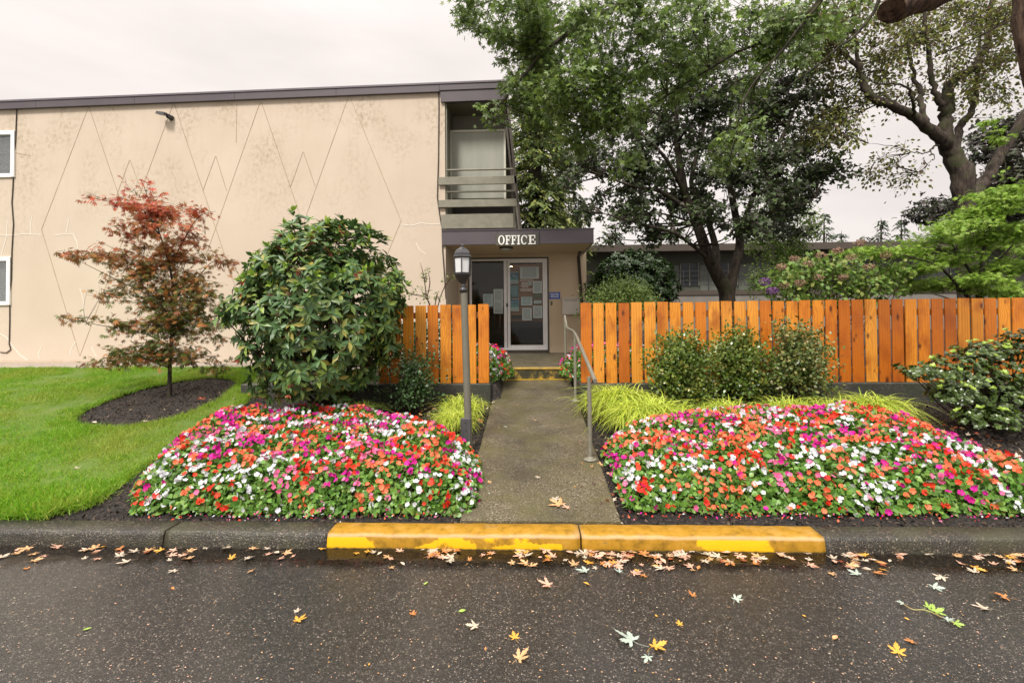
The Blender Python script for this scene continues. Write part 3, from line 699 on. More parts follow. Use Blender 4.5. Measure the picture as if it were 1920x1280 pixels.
mb = MB(); mb.box((wx0+a, YD+.0, wz0+a*.9), (xm0, YD+.005, wz1-a*.8)); mb.box((xm1+.01, YD+.02, wz0+.1), (wx1-a-.05, YD+.025, wz1-.08)); mb.build('glass', M_glass, door)
hp = P(951, 572, YD); mb = MB(); mb.bbox((hp.x-.02, YD-.05, hp.z-.045), (hp.x+.02, YD-.015, hp.z+.045), .012); mb.build('handle', M_black, door)
# half-drawn mesh screen / dark drape behind left leaf and slatted wood board behind right leaf
mb = MB(); mb.box((wx0+.02, YD+.6, ZP), (xm0+.02, YD+.64, P(900,575,YD).z)); mb.build('counter', M_dark, door)
mb = MB(); zb0 = P(985,590,YD).z; nsl = 22; hh = (wz1-.1-zb0)/nsl
for i in range(nsl): mb.bbox((xm1+.0, YD+.16, zb0+i*hh), (wx1-.03, YD+.175, zb0+i*hh+hh*.82), .004)
mb.build('wood_blind', M_pine, door)
def printm(name, bgc, ink, rows=16, cov=.5):
    q = NM(name); g = q.c.outputs['Generated']; s_ = q.n('ShaderNodeSeparateXYZ'); q.l(g, s_.inputs[0])
    r_ = q.math('FRACT', q.math('MULTIPLY', s_.outputs[2], rows)); line = q.math('LESS_THAN', r_, .45)
    mg = q.math('MULTIPLY', q.math('GREATER_THAN', s_.outputs[0], .12), q.math('LESS_THAN', s_.outputs[0], .86))
    mg = q.math('MULTIPLY', mg, q.math('MULTIPLY', q.math('GREATER_THAN', s_.outputs[2], .08), q.math('LESS_THAN', s_.outputs[2], .92)))
    x = q.n('ShaderNodeMapping'); x.inputs['Scale'].default_value = (26, 1, rows*.95); q.l(g, x.inputs[0])
    nn = q.math('GREATER_THAN', q.noise(1, x.outputs[0], 1), 1-cov)
    q.set(col=q.mix(q.math('MULTIPLY', q.math('MULTIPLY', line, mg), nn), bgc, ink), rough=.6); return q.m
M_paper = printm('printed_paper', (.88,.90,.88), (.30,.33,.34), 18, .62)
M_paper2 = printm('faded_notice', (.80,.90,.90), (.25,.36,.38), 7, .6)
q = NM('teal_poster'); s_ = q.n('ShaderNodeSeparateXYZ'); q.l(q.c.outputs['Generated'], s_.inputs[0])
c = q.ramp(s_.outputs[2], [(0, (.55,.62,.6)), (.3, (.5,.6,.58)), (.32, (.10,.34,.36)), (.6, (.05,.24,.33)), (.85, (.02,.12,.26)), (.93, (.02,.1,.22)), (.94, (.6,.65,.62))], 'LINEAR')
c = q.mix(q.ramp(q.noise(20, None, 3), [(.5, 0.0), (.6, .5)]), c, (.45,.58,.58)); q.set(col=c, rough=.5); M_teal = q.m
def sheet(a, b_, c_, d_, mat, label, y=YD+.012, nm='paper_notice', cat='notice', grp='papers taped inside the glass door'):
    p0, p1 = P((a+c_)/2, (b_+d_)/2, y), None
    x0, x1 = P(a, (b_+d_)/2, y).x, P(c_, (b_+d_)/2, y).x; z0_, z1_ = P((a+c_)/2, d_, y).z, P((a+c_)/2, b_, y).z
    mb = MB(); mb.box((x0, y, z0_), (x1, y+.0015, z1_)); return mb.build(nm, mat, None, label=label, cat=cat, group=grp)
yy = YD+.028
sheet(956,509.5,972,532, M_teal, 'topmost of the three teal posters in the right door glass', yy, 'poster', 'poster')
sheet(956,535,972,557, printm('teal_grid', (.10,.30,.33), (.5,.62,.6), 6, .5), 'middle teal poster with a pale grid in the right door glass', yy, 'poster', 'poster')
sheet(956,560,973,583, M_teal, 'lowest of the three teal posters in the right door glass', yy, 'poster', 'poster')
sheet(975,500,1010.5,522.5, M_paper, 'wide white notice at the top of the right door glass', yy)
sheet(999,527,1016,549.5, M_paper, 'upright white notice below the wide one near the door edge', yy)
sheet(999,550.5,1016,559.5, pm('olive_card', (.16,.17,.03), (.06,.06,.03), 30, .5), 'small olive green card between notices in the door glass', yy, 'card', 'card')
sheet(1001,563,1015,569, M_paper2, 'small white strip under the olive green card', yy)
sheet(977,556.5,998,572.5, M_paper2, 'landscape pale notice in the middle of the right door glass', yy)
sheet(979,577,997,600.5, M_paper, 'lowest white notice in the middle of the right door glass', yy)
sheet(999.5,573,1016.5,596, M_paper, 'lowest white notice near the right edge of the door glass', yy)
sheet(991,527.5,996.5,534.5, M_paper, 'tiny white slip beside the white opening hours lettering', yy)
sheet(906,551,924,574, M_paper2, 'pale square notice in the left door glass', YD+.012)
sheet(925.5,542,943,564.5, M_paper, 'upper white notice in the left door glass', YD+.012)
sheet(925.5,565,943,588, M_paper, 'lower white notice in the left door glass', YD+.012)
def text(body, h, c, name, mat, parent=None, ext=.002, wscale=1, **kw):
    cu = bpy.data.curves.new('t', 'FONT'); cu.body = body; cu.align_x = 'CENTER'; cu.align_y = 'CENTER'; cu.size = h; cu.extrude = ext; cu.offset = h*.02; cu.resolution_u = 3; cu.space_line = .95
    o = bpy.data.objects.new('t', cu); COL.objects.link(o); dg = bpy.context.evaluated_depsgraph_get()
    me = bpy.data.meshes.new_from_object(o.evaluated_get(dg)); bpy.data.objects.remove(o)
    off = Vector((0,0,0))
    if parent is not None: off = parent.location if parent.parent is None and parent.type == 'EMPTY' else Vector(parent.get('_o', (0,0,0)))
    Mx = Matrix.Translation(Vector(c)-off) @ Matrix.Rotation(math.pi/2, 4, 'X') @ Matrix.Diagonal((wscale, 1, 1, 1))
    me.transform(Mx); me.materials.clear(); me.materials.append(mat)
    ob = bpy.data.objects.new(name, me); COL.objects.link(ob)
    if parent is not None: ob.parent = parent; ob['_o'] = tuple(off)
    return tag(ob, **kw)
M_letter = pm('white_letter', (.85,.84,.8), (.8,.79,.75), 5, .5)
hc = P(987, 525.5, yy)
ltr = text('OFFICE HOURS', .040, (hc.x, YD+.017, hc.z), 'door_lettering', M_letter, None, .0008, 1.15, label='white opening hours lettering on the right door glass', cat='lettering')
ltr['_o'] = (0,0,0)
text('MON-FRI\n9:00-5:00\nSATURDAY\n10:00-4:00', .034, (P(984,534,yy).x, YD+.017, P(984,534,yy).z), 'hours_text', M_letter, ltr, .0008, 1.1)
text('CLOSED SUNDAY\nAND HOLIDAYS', .034, (P(987,543.5,yy).x, YD+.017, P(987,543.5,yy).z), 'hours_text', M_letter, ltr, .0008, 1.1)
# desk inside, warm ceiling lights inside
dk = empty('reception_desk', (P(985,620,YD+1.3).x, YD+1.3, ZP), 'dark desk seen through the office door', 'desk')
mb = MB(); mb.bbox((dk.location.x-.6, YD+1.0, ZP+.70), (dk.location.x+.6, YD+1.6, ZP+.74)); mb.build('top', M_pine, dk)
mb = MB(); mb.bbox((dk.location.x-.55, YD+1.05, ZP+.02), (dk.location.x-.5, YD+1.55, ZP+.70)); mb.bbox((dk.location.x+.5, YD+1.05, ZP+.02), (dk.location.x+.55, YD+1.55, ZP+.70)); mb.box((dk.location.x-.5, YD+1.4, ZP+.2), (dk.location.x+.5, YD+1.42, ZP+.69)); mb.build('legs', M_dark, dk)
q = NM('warm_lamp'); q.set(col=(.9,.7,.4), emis=(1,.72,.35), es=28.0); M_warm = q.m
for i, (a, b_, l_) in enumerate(((957.5,500,'round warm lamp at upper left inside the right door pane'), (972,497,'longer warm lamp at the top inside the right door pane'))):
    p_ = P(a, b_, YD+.9); mb = MB(); mb.lathe([(.0,-.012),(.03+.02*i,-.012),(.04+.02*i,0),(.03,.012),(0,.012)], p_, 16); mb.build('ceiling_lamp', M_warm, None, label=l_, cat='lamp', group='lamps inside the office')

# downspout
mb = MB(); a, b_ = P(1084.5, 474, YD-.06), P(1091, 572, YD-.06)
mb.tube([(a.x, YD-.45, cz0+.01), (a.x, YD-.25, cz0-.05), (a.x, YD-.06, a.z-.08), (b_.x, YD-.05, b_.z), (b_.x+.02, YD-.05, ZP+.05)], .036, 10); mb.build('downspout', M_brown, B)

# OFFICE sign, slab serif letters
sx0, sx1 = P(929,449,YC-.05).x, P(1010.5,449,YC-.05).x; sz0, sz1 = P(970,460,YC-.05).z, P(970,438,YC-.05).z
SG = empty('office_sign', ((sx0+sx1)/2, YC-.035, sz0), 'olive board reading OFFICE in white slab serif letters on the canopy', 'sign')
mb = MB(); mb.bbox((sx0, YC-.055, sz0), (sx1, YC-.031, sz1), .004); mb.build('board', pm('sign_board', (.075,.072,.055), (.06,.058,.045), 5, .55), SG)
def ring(cx, cz, rx, rz, tx, tz, a0=0, a1=360, n=40):
    out = [];
    for i in range(n+1):
        a = R(a0+(a1-a0)*i/n); out.append(((cx+rx*math.cos(a), cz+rz*math.sin(a)), (cx+(rx-tx)*math.cos(a), cz+(rz-tz)*math.sin(a))))
    return out
LY = YC-.067; hL = (P(970,441,LY).z-P(970,458.3,LY).z); zL = P(970,458.3,LY).z
def letters():
    mbs = []
    def strip(mb, rr):
        for (o0, i0), (o1, i1) in zip(rr[:-1], rr[1:]):
            mb.add([(o0[0],LY,o0[1]), (o1[0],LY,o1[1]), (i1[0],LY,i1[1]), (i0[0],LY,i0[1]), (o0[0],LY+.011,o0[1]), (o1[0],LY+.011,o1[1]), (i1[0],LY+.011,i1[1]), (i0[0],LY+.011,i0[1])],
                   [(3,2,1,0), (4,5,6,7), (0,1,5,4), (2,3,7,6)])
    k = [0]
    def bar(mb, x0, z0, x1, z1): k[0] += 1; e = .00015*(k[0] % 5); mb.box((x0, LY-e, zL+z0), (x1, LY+.011, zL+z1))
    H = hL
    def O(x0, x1):
        mb = MB(); rx = (x1-x0)/2; strip(mb, ring((x0+x1)/2, zL+H/2, rx, H/2*1.02, rx*.42, H*.10)); mbs.append(mb)
    def C(x0, x1):
        mb = MB(); rx = (x1-x0)/2; strip(mb, ring((x0+x1)/2, zL+H/2, rx, H/2*1.02, rx*.42, H*.10, 42, 318)); bar(mb, x1-rx*.26, H*.62, x1-rx*.08, H*.97); mbs.append(mb)
    def F(x0, x1, E=False):
        mb = MB(); w_ = x1-x0; bar(mb, x0+w_*.16, .0, x0+w_*.42, H); bar(mb, x0, H*.9, x1-w_*.02, H); bar(mb, x0, 0, (x1 if E else x0+w_*.62), H*.1)
        bar(mb, x1-w_*.16, H*.66, x1-w_*.02, H*.9); bar(mb, x0+w_*.42, H*.46, x0+w_*.70, H*.55); bar(mb, x0+w_*.66, H*.36, x0+w_*.78, H*.64)
        if E: bar(mb, x1-w_*.14, H*.1, x1, H*.36)
        mbs.append(mb)
    def I(x0, x1):
        mb = MB(); w_ = x1-x0; bar(mb, x0, 0, x1, H*.1); bar(mb, x0, H*.9, x1, H); bar(mb, x0+w_*.27, H*.1, x1-w_*.27, H*.9); mbs.append(mb)
    X = lambda c_: P(780+c_/2.286, 449, LY).x
    O(X(352), X(380)); F(X(383), X(405)); F(X(408), X(430)); I(X(433), X(446)); C(X(450), X(477)); F(X(481), X(512), True)
    for m_ in mbs: m_.build('letter', M_letter, SG)
letters()
# light under canopy
p_ = P(949, 464, YC+.5); LF = empty('porch_light', (p_.x, YC+.5, cz0+.01), 'flat oval porch light with dark rim under the canopy', 'light fixture')
mb = MB(); mb.lathe([(.0,-.03),(.13,-.03),(.15,-.02),(.15,0),(0,0)], (p_.x, YC+.5, cz0+.012), 24); mb.build('rim', M_black, LF)
mb = MB(); mb.lathe([(0,-.06),(.08,-.055),(.12,-.032),(0,-.031)], (p_.x, YC+.5, cz0+.012), 24); mb.build('diffuser', M_frost, LF)
# blue notice, doorbell, mailbox
a = P(1040,554,YD-.004); SB = empty('blue_sign', (a.x, YD-.006, a.z), 'blue plaque with white words beside the office door', 'sign')
mb = MB(); mb.bbox((P(1030,554,YD).x, YD-.008, P(1040,560.5,YD).z), (P(1050.5,554,YD).x, YD-.001, P(1040,547.5,YD).z), .002); mb.build('plate', pm('blue_enamel', (.015,.09,.42), (.02,.10,.46), 5, .35), SB)
text('NO CASH\nKEPT ON\nPREMISES', .038, (a.x, YD-.0095, a.z+.003), 'lettering', M_letter, SB, .001, 1.15)
a = P(1034,568.5,YD); DBL = empty('doorbell', (a.x, YD-.01, a.z), 'small brown doorbell under the blue plaque', 'doorbell')
mb = MB(); mb.bbox((a.x-.02, YD-.018, a.z-.042), (a.x+.02, YD-.001, a.z+.042), .005); mb.build('case', M_brown, DBL); mb = MB(); mb.lathe([(0,-.006),(.01,-.006),(.012,0)], (0,0,0), 12); mb2 = MB(); mb2.bbox((a.x-.008, YD-.024, a.z-.008), (a.x+.008, YD-.0185, a.z+.008), .003); mb2.build('button', M_frost, DBL)
x0, x1 = P(1054,572,YD-.1).x, P(1087,572,YD-.1).x; z0_, z1_ = P(1070,589.5,YD-.1).z, P(1070,556,YD-.1).z
MX = empty('mailbox', ((x0+x1)/2, YD-.05, z0_), 'cream wall mailbox with slot flap beside the downspout', 'mailbox')
mb = MB(); mb.bbox((x0, YD-.12, z0_), (x1, YD-.001, z1_-.03), .006); mb.build('body', M_tin, MX)
mb = MB(); mb.prism([(x0-.006, z1_-.03), (x1+.006, z1_-.03), (x1+.006, z1_-.012), (x0-.006, z1_-.012)], YD-.13, YD-.001); mb.build('lid', M_tin, MX)
mb = MB(); mb.bbox((x0+.05, YD-.127, z1_-.10), (x1-.05, YD-.121, z1_-.045), .002); mb.build('flap', pm('flap_paint', (.5,.45,.38), (.45,.4,.34), 8, .5), MX)
# wall floodlight
p_ = P(322, 222, YW); FL = empty('floodlight', p_, 'small black floodlight high on the beige wall', 'floodlight')
mb = MB(); mb.lathe([(0,-.01),(.05,-.01),(.055,.02),(0,.03)], p_+Vector((0,-.03,0)), 16); mb.tube([p_+Vector((0,-.0,0)), p_+Vector((-.01,-.09,.01))], [.055,.045], 14); mb.build('mount', M_black, FL)
mb = MB(); c_ = p_+Vector((-.09,-.14,.035)); mb.add([c_+Vector(v) for v in [(-.10,-.05,-.01),(.07,-.05,-.04),(.08,.06,-.03),(-.09,.06,.0),(-.09,-.04,.045),(.07,-.04,.02),(.07,.05,.03),(-.08,.05,.055)]], [(3,2,1,0),(4,5,6,7),(0,1,5,4),(1,2,6,5),(2,3,7,6),(3,0,4,7)]); mb.build('lamp_head', M_black, FL)
# cables
def cable(pts, r_, label, y=YW-.012, mat=M_black, grp='cables on the stucco wall'):
    mb = MB(); Q = [P(a, b_, y) for a, b_ in pts]
    mb.tube(Q, r_, 5, cap=True); return mb.build('cable', mat, None, label=label, cat='cable', group=grp)
cable([(33,192),(31,206),(29,260),(26,300),(24,350),(22,380),(25,420),(22,470),(21,520),(18,560),(18,600),(17,645),(20,655),(12,661),(0,660)], .010, 'thin brown cable running down beside the two wall windows', mat=M_brown)
cable([(822,158),(823,200),(822,300),(820,370),(824,400),(829,430),(830,470),(833,510),(836,560)], .012, 'cable running down the wall corner beside the balcony', mat=M_brown)
cable([(630,166),(680,161),(730,164),(780,160),(822,158)], .010, 'loose cable lying along the roof edge', y=YW-.03)

# ================================================================== FENCES AND RETAINING WALLS
zfb = P(1300, 717, YF).z; zft = P(1300, 567, YF).z
def fence(x0, x1, label, seed):
    random.seed(seed)
    f_ = empty('picket_fence', ((x0+x1)/2, YF, zfb), label, 'fence', 'orange cedar picket fences')
    x = x0; bw, gp = .152, .028
    while x < x1-.05:
        b_w = bw+random.uniform(-.004, .004); mb = MB(); xa_, xb_ = x, x+b_w
        tl = random.uniform(-.004, .004); dy = random.uniform(-.004, .004); zt_ = zft+random.uniform(-.006, .006)+(x*0.004); zb_ = zfb+random.uniform(-.006, .004)
        V_ = []
        bow = random.uniform(-.003, .003)
        for k in range(7):
            t = k/6; z = zb_+(zt_-zb_)*t; o_ = tl*t + bow*math.sin(math.pi*t)
            V_ += [(xa_+o_, YF+dy+.004, z), (xa_+o_+.004, YF+dy, z), (xb_+o_-.004, YF+dy, z), (xb_+o_, YF+dy+.004, z), (xb_+o_, YF+dy+.021, z), (xa_+o_, YF+dy+.021, z)]
        F_ = [(5,4,3,2,1,0), tuple(36+j for j in range(6))]
        for k in range(6):
            for j in range(6): F_.append((k*6+j, k*6+(j+1) % 6, k*6+6+(j+1) % 6, k*6+6+j))
        mb.add(V_, F_); mb.build('picket', M_cedar, f_)
        x += b_w+gp
    for zz in (zfb+.12, zft-.2):
        mb = MB(); mb.bbox((x0, YF+.03, zz), (x1, YF+.068, zz+.088)); mb.build('rail', M_cedarin, f_)
    k = x0+.04
    while k < x1:
        mb = MB(); mb.bbox((k, YF+.07, zfb-.2), (k+.088, YF+.158, zft-.08)); mb.build('post', M_cedarin, f_); k += 2.2
    return f_
xfl1 = P(916, 640, YF).x; xfr0 = P(1089, 640, YF).x
fence(xfl1-8*.1795-.155, xfl1+.01, 'short orange cedar picket fence between the round rhododendron and the path', 3)
fence(xfr0, xfr0+.1797*38, 'long orange cedar picket fence right of the path', 5)
zg = zpath(YF)-.1
mb = MB(); mb.bbox((xfl1-3.6, YF-.03, .2), (xfl1+.03, YF+.14, zfb-.006), .012); mb.bbox((xfl1-.08, YF+.14, .2), (xfl1+.03, YS-.05, zfb-.02), .01); mb.build('retaining_wall', M_wallc, label='low dark concrete wall under the short left fence', cat='wall', group='low concrete walls under the fences')
mb = MB(); mb.bbox((xfr0-.02, YF-.03, .2), (9.5, YF+.14, zfb-.006), .012); mb.bbox((xfr0-.02, YF+.14, .2), (xfr0+.1, YS-.05, zfb-.02), .01); mb.build('retaining_wall', M_wallc, label='low dark concrete wall under the long right fence', cat='wall', group='low concrete walls under the fences')

# ================================================================== LAMP POST
lb = P(879, 838, 5.15); YL = 5.15; zb_ = terr(lb.x, YL)
LPo = empty('lamp_post', (lb.x, YL, zb_), 'garden lamp post with black lantern beside the path', 'lamp post')
pt = P(870, 548, YL); pb = P(878.5, 815, YL)
mb = MB(); mb.tube([pb+Vector((.0,0,-.12)), pb, pt], [.040,.040,.0375], 20); mb.build('pole', M_post, LPo)
c0 = P(869, 543, YL); s = 1/907*YL
def sqlathe(mb, prof, c, n=6, mi=0): mb.lathe(prof, c, n, mi, False)
mb = MB(); mb.lathe([(.043,-.03),(.045,.0),(.040,.012),(.026,.02),(.034,.035),(.026,.05),(.024,.07),(.038,.078)], c0, 20)
mb.build('collar', M_black, LPo)
Z = lambda py: P(867, py, YL).z-c0.z
hx = c0.x-.008
Cn = Vector((hx, YL, c0.z))
lan = empty('lantern', (0,0,0)); bpy.data.objects.remove(lan)
mb = MB(); sqlathe(mb, [(.03,Z(531)),(.045,Z(528)),(.085,Z(518)),(.096,Z(515)),(.098,Z(512)),(.09,Z(511))], Cn)
sqlathe(mb, [(.10,Z(483.5)),(.108,Z(482)),(.10,Z(479)),(.094,Z(475)),(.07,Z(468.5)),(.035,Z(465)),(.018,Z(463)),(.014,Z(461.5)),(.02,Z(459.8)),(.006,Z(457)),(.001,Z(454))], Cn)
for j in range(6):
    a = 2*math.pi*(j+.5)/6
    mb.tube([Cn+Vector((.088*math.cos(a), .088*math.sin(a), Z(512))), Cn+Vector((.096*math.cos(a), .096*math.sin(a), Z(482)))], .006, 5)
lant = mb.build('lantern', M_black, LPo)
mb = MB(); sqlathe(mb, [(.080,Z(511)),(.088,Z(484))], Cn); mb.build('glass', M_frost, lant)
mb = MB(); b0, b1 = P(864,783,YL-.05), P(885,822,YL-.05)
mb.bbox((b0.x, YL-.085, b1.z-.12), (b1.x-.01, YL-.045, b0.z), .004)
blk = mb.build('wooden_stake', pm('dark_stained_wood', (.045,.045,.05), (.07,.068,.07), 8, .5, .4, 40, stretch=(4,4,.5)), LPo)
mb = MB()
for a, b_ in ((-.03, -.04), (.0, -.12)): mb.lathe([(0,0),(.008,0),(.008,.002)], ((b0.x+b1.x)/2+a*.3, YL-.088, b0.z+b_), 8)
mb.build('bolts', M_black, blk)

# ================================================================== HANDRAIL
pf = Vector((P(1107,862,4.79).x, 4.79, zpath(4.79)+.012)); YR2 = 6.85; pr2 = Vector((P(1079,750,YR2).x, YR2, zpath(YR2)+.012)); YR3 = 8.35; pr3 = Vector((P(1061,680,YR3).x, YR3, ZP))
HR = empty('handrail', pf, 'grey green steel pipe handrail along the right side of the path', 'handrail')
e0 = P(1116,714,4.62); e1 = P(1077.5,622,YR2+.1); e2 = P(1063,615,YR3-.25); e3 = P(1059,592,YR3)
r_ = .021
def smooth(pts, k=3):
    for _ in range(k):
        o_ = [pts[0]]
        for a, b_ in zip(pts[:-1], pts[1:]): o_ += [a.lerp(b_, .12), a.lerp(b_, .88)]
        pts = o_+[pts[-1]]
    return pts
mb = MB(); mb.tube(smooth([e0, e1, e2, e3], 2), r_, 12); mb.build('rail', M_rail, HR)
tp = e0.lerp(e1, (4.79-4.62)/(YR2+.1-4.62))
for b_, t_ in ((pf, Vector((pf.x-.004, pf.y, tp.z-.01))), (pr2, Vector((pr2.x, pr2.y, e0.lerp(e1, .96).z-.01))), (pr3, Vector((e3.x, YR3, e3.z-.01)))):
    mb = MB(); mb.tube([b_, t_], r_, 12); po = mb.build('post', M_rail, HR)
    mb = MB(); mb.lathe([(.07,0),(.07,.006),(.045,.012),(.028,.014),(.026,.03)], b_, 14); mb.build('base_plate', M_rail, po)

# ================================================================== VEGETATION HELPERS
def catm(pts, rad, k=5):
    pts = [Vector(p) for p in pts]; out = []; ro = []
    n = len(pts)
    for i in range(n-1):
        p0 = pts[max(i-1, 0)]; p1 = pts[i]; p2 = pts[i+1]; p3 = pts[min(i+2, n-1)]
        for j in range(k):
            t = j/k; t2 = t*t; t3 = t2*t
            out.append(.5*((2*p1)+(p2-p0)*t+(2*p0-5*p1+4*p2-p3)*t2+(3*p1-p0-3*p2+p3)*t3)); ro.append(rad[i]+(rad[i+1]-rad[i])*t)
    out.append(pts[-1]); ro.append(rad[-1]); return out, ro
def limb(mb, pts, rad, n=8, wob=.0, k=5):
    p, r_ = catm(pts, rad, k)
    if wob: p = [a+Vector((random.gauss(0, wob), random.gauss(0, wob), random.gauss(0, wob*.5)))*(0 if i == 0 else 1) for i, a in enumerate(p)]
    mb.tube(p, r_, n); return p
def inell(n, shell=.45):
    d = rng.normal(size=(n, 3)); d /= np.linalg.norm(d, axis=1, keepdims=True); return d*(rng.uniform(0, 1, (n, 1))**shell)
def crown(parent, mbt, lp, blobs, leaf, size, mat, tw=.4, lpt=12, droop=.3, bough_r=.03, nb=4, thr=-.2, freq=1.6, twr=.006, spread=.6, flat=.6, name='foliage', twigs=True, seg=4):
    """blobs: (centre, (rx,ry,rz), twig count). Boughs run from the nearest limb point, twigs off the boughs, leaves along the twigs."""
    LPt = np.array([tuple(p) for p in lp]); A = []; Bt = []
    for c, r_, nt_ in blobs:
        c = np.array(c); r3 = np.array(r_)
        dd = np.linalg.norm(LPt-c, axis=1) + np.maximum(0, LPt[:, 2]-c[2])*1.2; s0 = LPt[np.argmin(dd)]
        bp = []
        for k in range(nb):
            e_ = c+inell(1, .4)[0]*r3*.8; mid = (s0*.45+e_*.55)+rng.normal(size=3)*.08*np.linalg.norm(e_-s0)+np.array([0,0,.06*np.linalg.norm(e_-s0)])
            l_ = np.linalg.norm(e_-s0); r0 = bough_r*min(1, .4+l_*.25)
            pth, rr = catm([s0, mid, e_], [r0, r0*.55, r0*.15], 4); mbt.tube(pth, rr, seg, cap=False); bp += [tuple(p) for p in pth]
        bp = np.array(bp)
        cs = c+inell(nt_)*r3
        for q_ in cs:
            if noise.noise(Vector(q_*freq)) < thr: continue
            i = np.argmin(np.linalg.norm(bp-q_, axis=1)); b0 = bp[i]; v = q_-b0; l_ = np.linalg.norm(v)
            if l_ < 1e-5: continue
            if l_ > tw*2.2: b0 = q_-v/l_*tw*2.2
            A.append(b0); Bt.append(q_+np.array([0,0,-.1*droop*l_]))
            if twigs: mbt.tube([b0, (b0+q_)/2+rng.normal(size=3)*.04*l_, q_], [twr*1.5, twr, twr*.4], 3, cap=False)
    A = np.array(A); Bt = np.array(Bt); n = len(A)
    ln = np.linalg.norm(Bt-A, axis=1)
    idx = np.repeat(np.arange(n), lpt); m_ = len(idx)
    t = 1-rng.uniform(0, 1, m_)**1.3*np.minimum(1, tw/np.maximum(ln[idx], 1e-3))
    ax = (Bt-A)[idx]/np.maximum(ln[idx], 1e-3)[:, None]
    off = rng.normal(size=(m_, 3)); off[:, 2] *= flat
    pos = A[idx]+(Bt-A)[idx]*t[:, None]+off*size*spread
    dr = off*.8+ax*.7; dr[:, 2] -= droop+rng.uniform(0, .3, m_)
    nr = rng.normal(size=(m_, 3))*.55; nr[:, 2] += .9
    return leafmesh(name, pos, dr, nr, size*rng.uniform(.65, 1.25, m_), leaf, mat, parent)
def B3(px, py, Y, r_, n, ry=None, rz=None, jit=0):
    p = P(px, py, Y+(random.uniform(-jit, jit))); s_ = Y/FPX; rx = r_*s_
    return (tuple(p), (rx, ry if ry else rx, (rz*s_ if rz else rx)), n)
def shrub(label, name, c, r3, base, nwh, lpw, size, tmpl, mat, kind='whorl', stem=M_twig, nst=14, bottom=-.75, shell=.22, up=.35, cat='shrub', group=None, droopy=.0, lump=.18, str_=.008, openg=-1.0, lay=None):
    o = empty(name, base, label, cat, group); c = np.array(c); r3 = np.array(r3)
    d = rng.normal(size=(nwh*3, 3)); d /= np.linalg.norm(d, axis=1, keepdims=True); d = d[d[:, 2] > bottom][:nwh]
    lum = np.array([1+lump*2*noise.noise(Vector(v*2.3)+Vector(base)) for v in d])
    rad = rng.uniform(0, 1, len(d))**shell*lum; pos = c+d*r3*rad[:, None]
    g = np.array([noise.noise(Vector(p*3)) for p in pos]); pos, d = pos[g > openg], d[g > openg]; n = len(pos)
    mb = MB(); sel = rng.choice(n, min(n, nst), replace=False)
    bb = np.array(base)
    for i in sel:
        e_ = pos[i]; s0 = bb+np.array([random.gauss(0, .04), random.gauss(0, .04), 0]); mid = s0*.5+e_*.5+rng.normal(size=3)*.06*r3
        mid[2] = s0[2]*.6+e_[2]*.4
        pth, rr = catm([s0, mid, e_], [str_, str_*.6, str_*.25], 4); mb.tube(pth, rr, 5, cap=False)
    sel2 = rng.choice(n, min(n, nst*7), replace=False)
    for i in sel2:
        e_ = pos[i]; s0 = c+(e_-c)*.55+rng.normal(size=3)*.03; mb.tube([s0, e_], [str_*.4, str_*.2], 3, cap=False)
    mb.build('stems', stem, o)
    idx = np.repeat(np.arange(n), lpw); m_ = len(idx)
    if kind == 'whorl':
        ax = d+np.array([0, 0, up]); ax /= np.linalg.norm(ax, axis=1, keepdims=True); ax = (ax+rng.normal(size=ax.shape)*.25)
        ax /= np.linalg.norm(ax, axis=1, keepdims=True)
        ref = np.cross(ax, rng.normal(size=ax.shape)); ref /= np.linalg.norm(ref, axis=1, keepdims=True); r2 = np.cross(ax, ref)
        ph = np.tile(np.arange(lpw)*2.399, n)+rng.normal(size=m_)*.25
        lift = rng.uniform(-.25, .7, m_)
        dr = ref[idx]*np.cos(ph)[:, None]+r2[idx]*np.sin(ph)[:, None]+ax[idx]*lift[:, None]; dr[:, 2] -= droopy*rng.uniform(.3, 1.4, m_)*np.clip(1.1-1.3*d[idx][:, 2], 0, 2); dr[:, 2] += up*.35*np.clip(d[idx][:, 2], 0, 1)
        nr = ax[idx]*1.0+rng.normal(size=(m_, 3))*.15
        p = pos[idx]+ax[idx]*rng.uniform(-.03, .0, (m_, 1))*size*8*.3
    else:
        dr = rng.normal(size=(m_, 3))+d[idx]*.6+np.array([0, 0, up]); nr = rng.normal(size=(m_, 3))*.6+d[idx]*.6+np.array([0, 0, .5])
        p = pos[idx]+rng.normal(size=(m_, 3))*size*1.3
    leafmesh('foliage', p, dr, nr, size*rng.uniform(.7, 1.2, m_), tmpl, mat, o)
    return o, pos, d

# ================================================================== BIG RHODODENDRON
M_rho = leafm('rhododendron_leaf', [(.040,.064,.014), (.062,.098,.020), (.046,.076,.018), (.095,.14,.026), (.030,.060,.022), (.045,.09,.026), (.05,.10,.04), (.035,.075,.02), (.04,.085,.025), (.11,.18,.035), (.035,.07,.025), (.05,.10,.03), (.06,.115,.03), (.035,.075,.025), (.16,.22,.04), (.04,.08,.025), (.03,.065,.02), (.05,.085,.022), (.17,.15,.03)], .40, .15, .42)
YR = 6.05
cR = P(602, 577, YR); bR = (cR.x+.05, YR+.25, terr(cR.x, YR+.2))
ro, rp_, rd = shrub('large round rhododendron with glossy whorled leaves left of the short fence', 'rhododendron', cR, (.97, .93, 1.11), bR, 1500, 8, .13, ell(.175, .05, .1), M_rho, nst=26, bottom=-.93, shell=.13, up=.6, droopy=.5, str_=.022, lump=.16)
M_red = leafm('withered_red_leaf', [(.42,.10,.06), (.50,.16,.10), (.30,.10,.05)], .6, .2)
M_bud = leafm('brown_seed_head', [(.10,.045,.02), (.16,.08,.035), (.07,.035,.02)], .8, .1)
